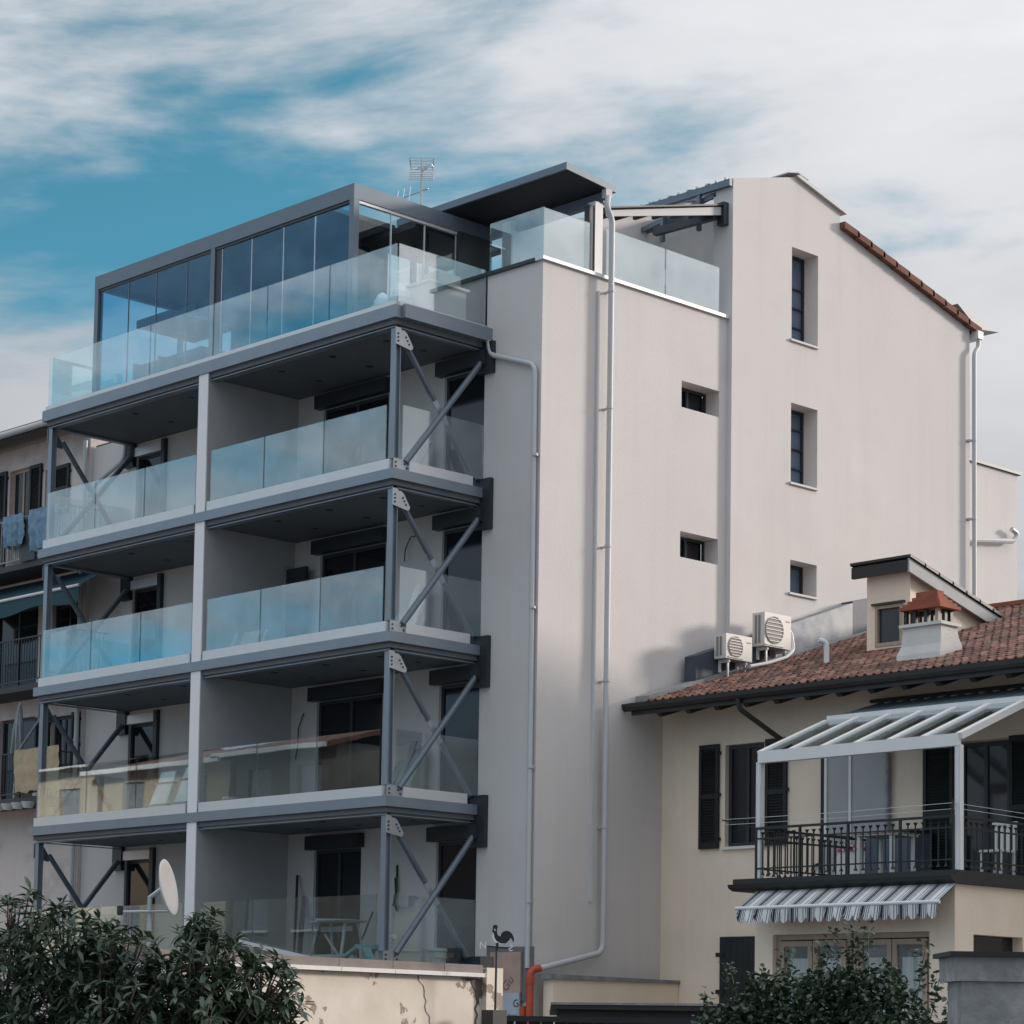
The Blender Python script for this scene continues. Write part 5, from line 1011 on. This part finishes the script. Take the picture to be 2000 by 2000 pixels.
protos = [leaf_mesh(.125, .036, .18, .2), leaf_mesh(.10, .032, .2, .08), leaf_mesh(.14, .040, .15, .35)]
pm = [p.mesh('leaf', LEAF, True, Vector((0, 0, 0)))[0] for p in protos]
CU, CF = Vector((.7178, -.6962, 0)), Vector((.6925, .7159, 0)); BC = Vector((-29.51, -33.84, 0))+CF*20
# lobes: (across, along, height, radius)
lobes = [(-4.05, 0, 2.20, .60), (-3.6, .1, 2.22, .52), (-3.2, 0, 1.98, .52), (-2.85, .2, 1.90, .45), (-2.5, -.1, 2.0, .52), (-2.55, -.2, 1.75, .55), (-2.2, 0, 1.90, .48), (-2.48, .1, 2.45, .22), (-2.0, -.1, 1.95, .34), (-3.35, .1, 2.3, .25), (-1.95, 0, 1.65, .40),
         (-4.0, -.2, 1.7, .7), (-3.2, -.3, 1.55, .7), (-2.5, -.3, 1.5, .65), (-2.05, -.1, 1.4, .5), (-3.7, .0, 1.0, .9), (-2.6, 0, .9, .85), (-4.6, .1, 1.9, .7)]
rnd = random.Random(3); tips = []
for (a, b, h, r) in lobes:
    for i in range(int(250*r*r)+14):
        v = Vector((rnd.gauss(0, 1), rnd.gauss(0, 1), rnd.gauss(0, 1))).normalized(); rr = r*rnd.uniform(.6, 1.04)
        p = BC+CU*(a+v.x*rr)+CF*(b+v.y*rr)+Vector((0, 0, h+v.z*rr))
        if p.z < .5: continue
        d_ = (CU*v.x+CF*v.y+Vector((0, 0, v.z+.55))).normalized(); tips.append((p, d_))
bm_br = MB(); rest = MB(); cand = []
for p, d_ in tips:
    nl = rnd.randint(7, 11); base = Vector((p.x, p.y, p.z))-d_*.16; bm_br.tube([base-d_*.1, p], .009, 4, .005)
    t1 = d_.orthogonal().normalized(); t2 = d_.cross(t1)
    for i in range(nl):
        an = i*2.4+rnd.uniform(-.3, .3); el = rnd.uniform(.05, 1.05)
        dv_ = t1*math.cos(an)*math.cos(el*.9)+t2*math.sin(an)*math.cos(el*.9)+d_*math.sin(el*.9)-Vector((0, 0, .15))
        k = rnd.randint(0, 2); m3 = frame(dv_, rnd.uniform(-.5, .5)); sc_l = rnd.uniform(.75, 1.2)
        cand.append((p+d_*rnd.uniform(-.07, .01), m3, sc_l, k))
cand.sort(key=lambda c: c[0].dot(CF)-.15*c[0].z)
lf = 0
for (p, m3, s_, k) in cand:
    if lf < 300 and p.z > 1.72 and (p-BC).dot(CU) > -4.2 and rnd.random() < .35:
        o = bpy.data.objects.new('leaf', pm[k]); COL.objects.link(o); o.parent = BS; o.location = p-WORG[BS]; o.rotation_euler = m3.to_euler(); o.scale = (s_, s_, s_); lf += 1
    else: rest.add([m3 @ (Vector(v)*s_)+p for v in protos[k].v], protos[k].f)
def rawbuild(name, mb, m_, parent, kind=None, smooth=True):
    me = bpy.data.meshes.new(name); me.from_pydata([tuple(Vector(p)-WORG[parent]) for p in mb.v], [], mb.f); me.materials.append(m_)
    if smooth: me.polygons.foreach_set('use_smooth', [True]*len(me.polygons))
    o = bpy.data.objects.new(name, me); COL.objects.link(o); o.parent = parent; WORG[o] = WORG[parent]
    if kind: o['kind'] = kind
    return o
rawbuild('foliage', rest, LEAF, BS, 'stuff'); rawbuild('twigs', bm_br, BARK, BS, 'stuff')
for (a, b, h, r) in lobes[:14]:
    q = BC+CU*a+CF*b; st_ = BC+CU*(a*.35-1.9)+CF*.1
    build('branch', MB().tube([(st_.x, st_.y, 0), (st_.x*.5+q.x*.5, st_.y*.5+q.y*.5, h*.55), (q.x, q.y, h)], .05, 6, .02), BARK, BS, smooth=True)
# right bush
BR = thing('climbing_shrub', 'dark small leaved shrub with upright sprigs in front of the cream house', 'bush', (-9, -17.4, 0))
BC2 = Vector((-29.51, -33.84, 0))+CF*26; rest = MB(); stems = MB(); sl_ = leaf_mesh(.062, .042, .15, .1)
lob2 = [(2.25, 0, 1.55, .45), (2.6, .1, 1.8, .45), (3.0, 0, 1.9, .5), (3.35, .1, 2.0, .45), (3.7, 0, 1.95, .45), (4.05, .1, 1.8, .42), (4.3, 0, 1.5, .35), (2.9, -.2, 1.4, .6), (3.6, -.2, 1.4, .6), (3.2, .2, .8, .8), (2.4, 0, .9, .6), (4.1, 0, .9, .6), (3.95, 0, 2.25, .22), (2.65, 0, 2.2, .2)]
def lf2(p):
    m3 = frame((rnd.gauss(0, 1), rnd.gauss(0, 1), rnd.gauss(0, .7)), rnd.uniform(-1, 1)); s_ = rnd.uniform(.7, 1.35)
    rest.add([m3 @ (Vector(v)*s_)+p for v in sl_.v], sl_.f)
for (a, b, h, r) in lob2:
    for i in range(int(6500*r*r)):
        v = Vector((rnd.gauss(0, 1), rnd.gauss(0, 1), rnd.gauss(0, 1))).normalized(); rr = r*rnd.uniform(.35, 1.0)**.6*(1+.18*math.sin(v.x*7+a*3)*math.sin(v.z*6+a))
        lf2(BC2+CU*(a+v.x*rr)+CF*(b+v.y*rr)+Vector((0, 0, h+v.z*rr)))
for (a, h0, h1, lean) in ((3.62, 2.2, 2.92, -.05), (3.48, 2.1, 2.85, -.08), (3.74, 2.1, 2.9, .02), (2.5, 1.9, 2.45, -.2), (4.15, 2.0, 2.66, .22), (4.4, 1.7, 2.25, .3), (2.85, 2.1, 2.62, .05), (2.2, 1.75, 2.15, -.15), (3.2, 2.2, 2.7, .1), (4.3, 1.9, 2.5, .25), (3.55, 2.3, 2.8, .12)):
    p0, p1 = BC2+CU*a+Vector((0, 0, h0-.4)), BC2+CU*(a+lean)+Vector((0, 0, h1))
    stems.tube([p0, p0.lerp(p1, .5)+CU*.02, p1], .008, 4, .004)
    for i in range(95):
        t = rnd.uniform(.2, 1); lf2(p0.lerp(p1, t)+CU*rnd.gauss(0, .045)+CF*rnd.gauss(0, .04)+Vector((0, 0, rnd.gauss(0, .03))))
rawbuild('foliage', rest, LEAF2, BR, 'stuff'); rawbuild('sprigs', stems, BARK, BR, 'stuff')
for a in (2.5, 3.0, 3.5, 4.0): q = BC2+CU*a; st_ = BC2+CU*3.3; build('stem', MB().tube([(st_.x, st_.y, 0), (q.x, q.y, 1.2), (q.x, q.y, 1.9)], .03, 6, .012), BARK, BR, smooth=True)

# ================================================================== HOUSES ACROSS THE YARD (seen in the balcony glass)
def opp(y0, y1, h, m_, lab, rh):
    t = thing('opposite_house', lab, 'house', (-15, (y0+y1)/2, 0), 'houses reflected in the balcony glass')
    hs_ = []; n = max(2, int((y1-y0)/2.6))
    for i in range(n):
        c = y0+(y1-y0)*(i+.5)/n
        for z in (1.2, 4.6, 8.0): hs_.append(R4(c-.55, c+.55, z, min(z+1.35, h-.35)))
    build('wall', MB().wall((-15, 0, 0), (0, 1, 0), (0, 0, 1), (-1, 0, 0), R4(y0, y1, 0, h), hs_, .3), m_, t)
    bx('wall', m_, t, (-23, -15.301, y0, y1, 0, h))
    for hh in hs_:
        (a, z0), (b, _), (_, z1), _ = hh
        w = bx('window', GREYCL, t, (-15.2, -15.12, a, b, z0, z1)); bx('sill', WHITEP, w, (-15.14, -14.9, a-.08, b+.08, z0-.08, z0-.002))
    r_ = build('roof', MB().prism([(-14.4, y0-.3, h-.05), (-19, y0-.3, h+rh), (-23.6, y0-.3, h-.05), (-23.6, y0-.3, h-.2), (-19, y0-.3, h+rh-.15), (-14.4, y0-.3, h-.2)], (0, y1-y0+.6, 0)), VERGE, t)
    bx('gutter', WHITEP, t, (-14.4, -14.28, y0-.3, y1+.3, h-.2, h-.06))
opp(19.6, 24.2, 9.9, TAN, 'brown house reflected in the right hand panes of the lower balcony', 1.1)
opp(24.5, 31, 9.8, OPPO, 'warm cream house with grey shutters reflected in the middle panes of the lower balcony', 1.0)
opp(31.3, 44, 10.1, OPPO, 'long cream house reflected in the left hand panes of the lower balcony', 1.0)

scene.cycles.use_denoising = True
scene.cycles.max_bounces = 12; scene.cycles.transparent_max_bounces = 32
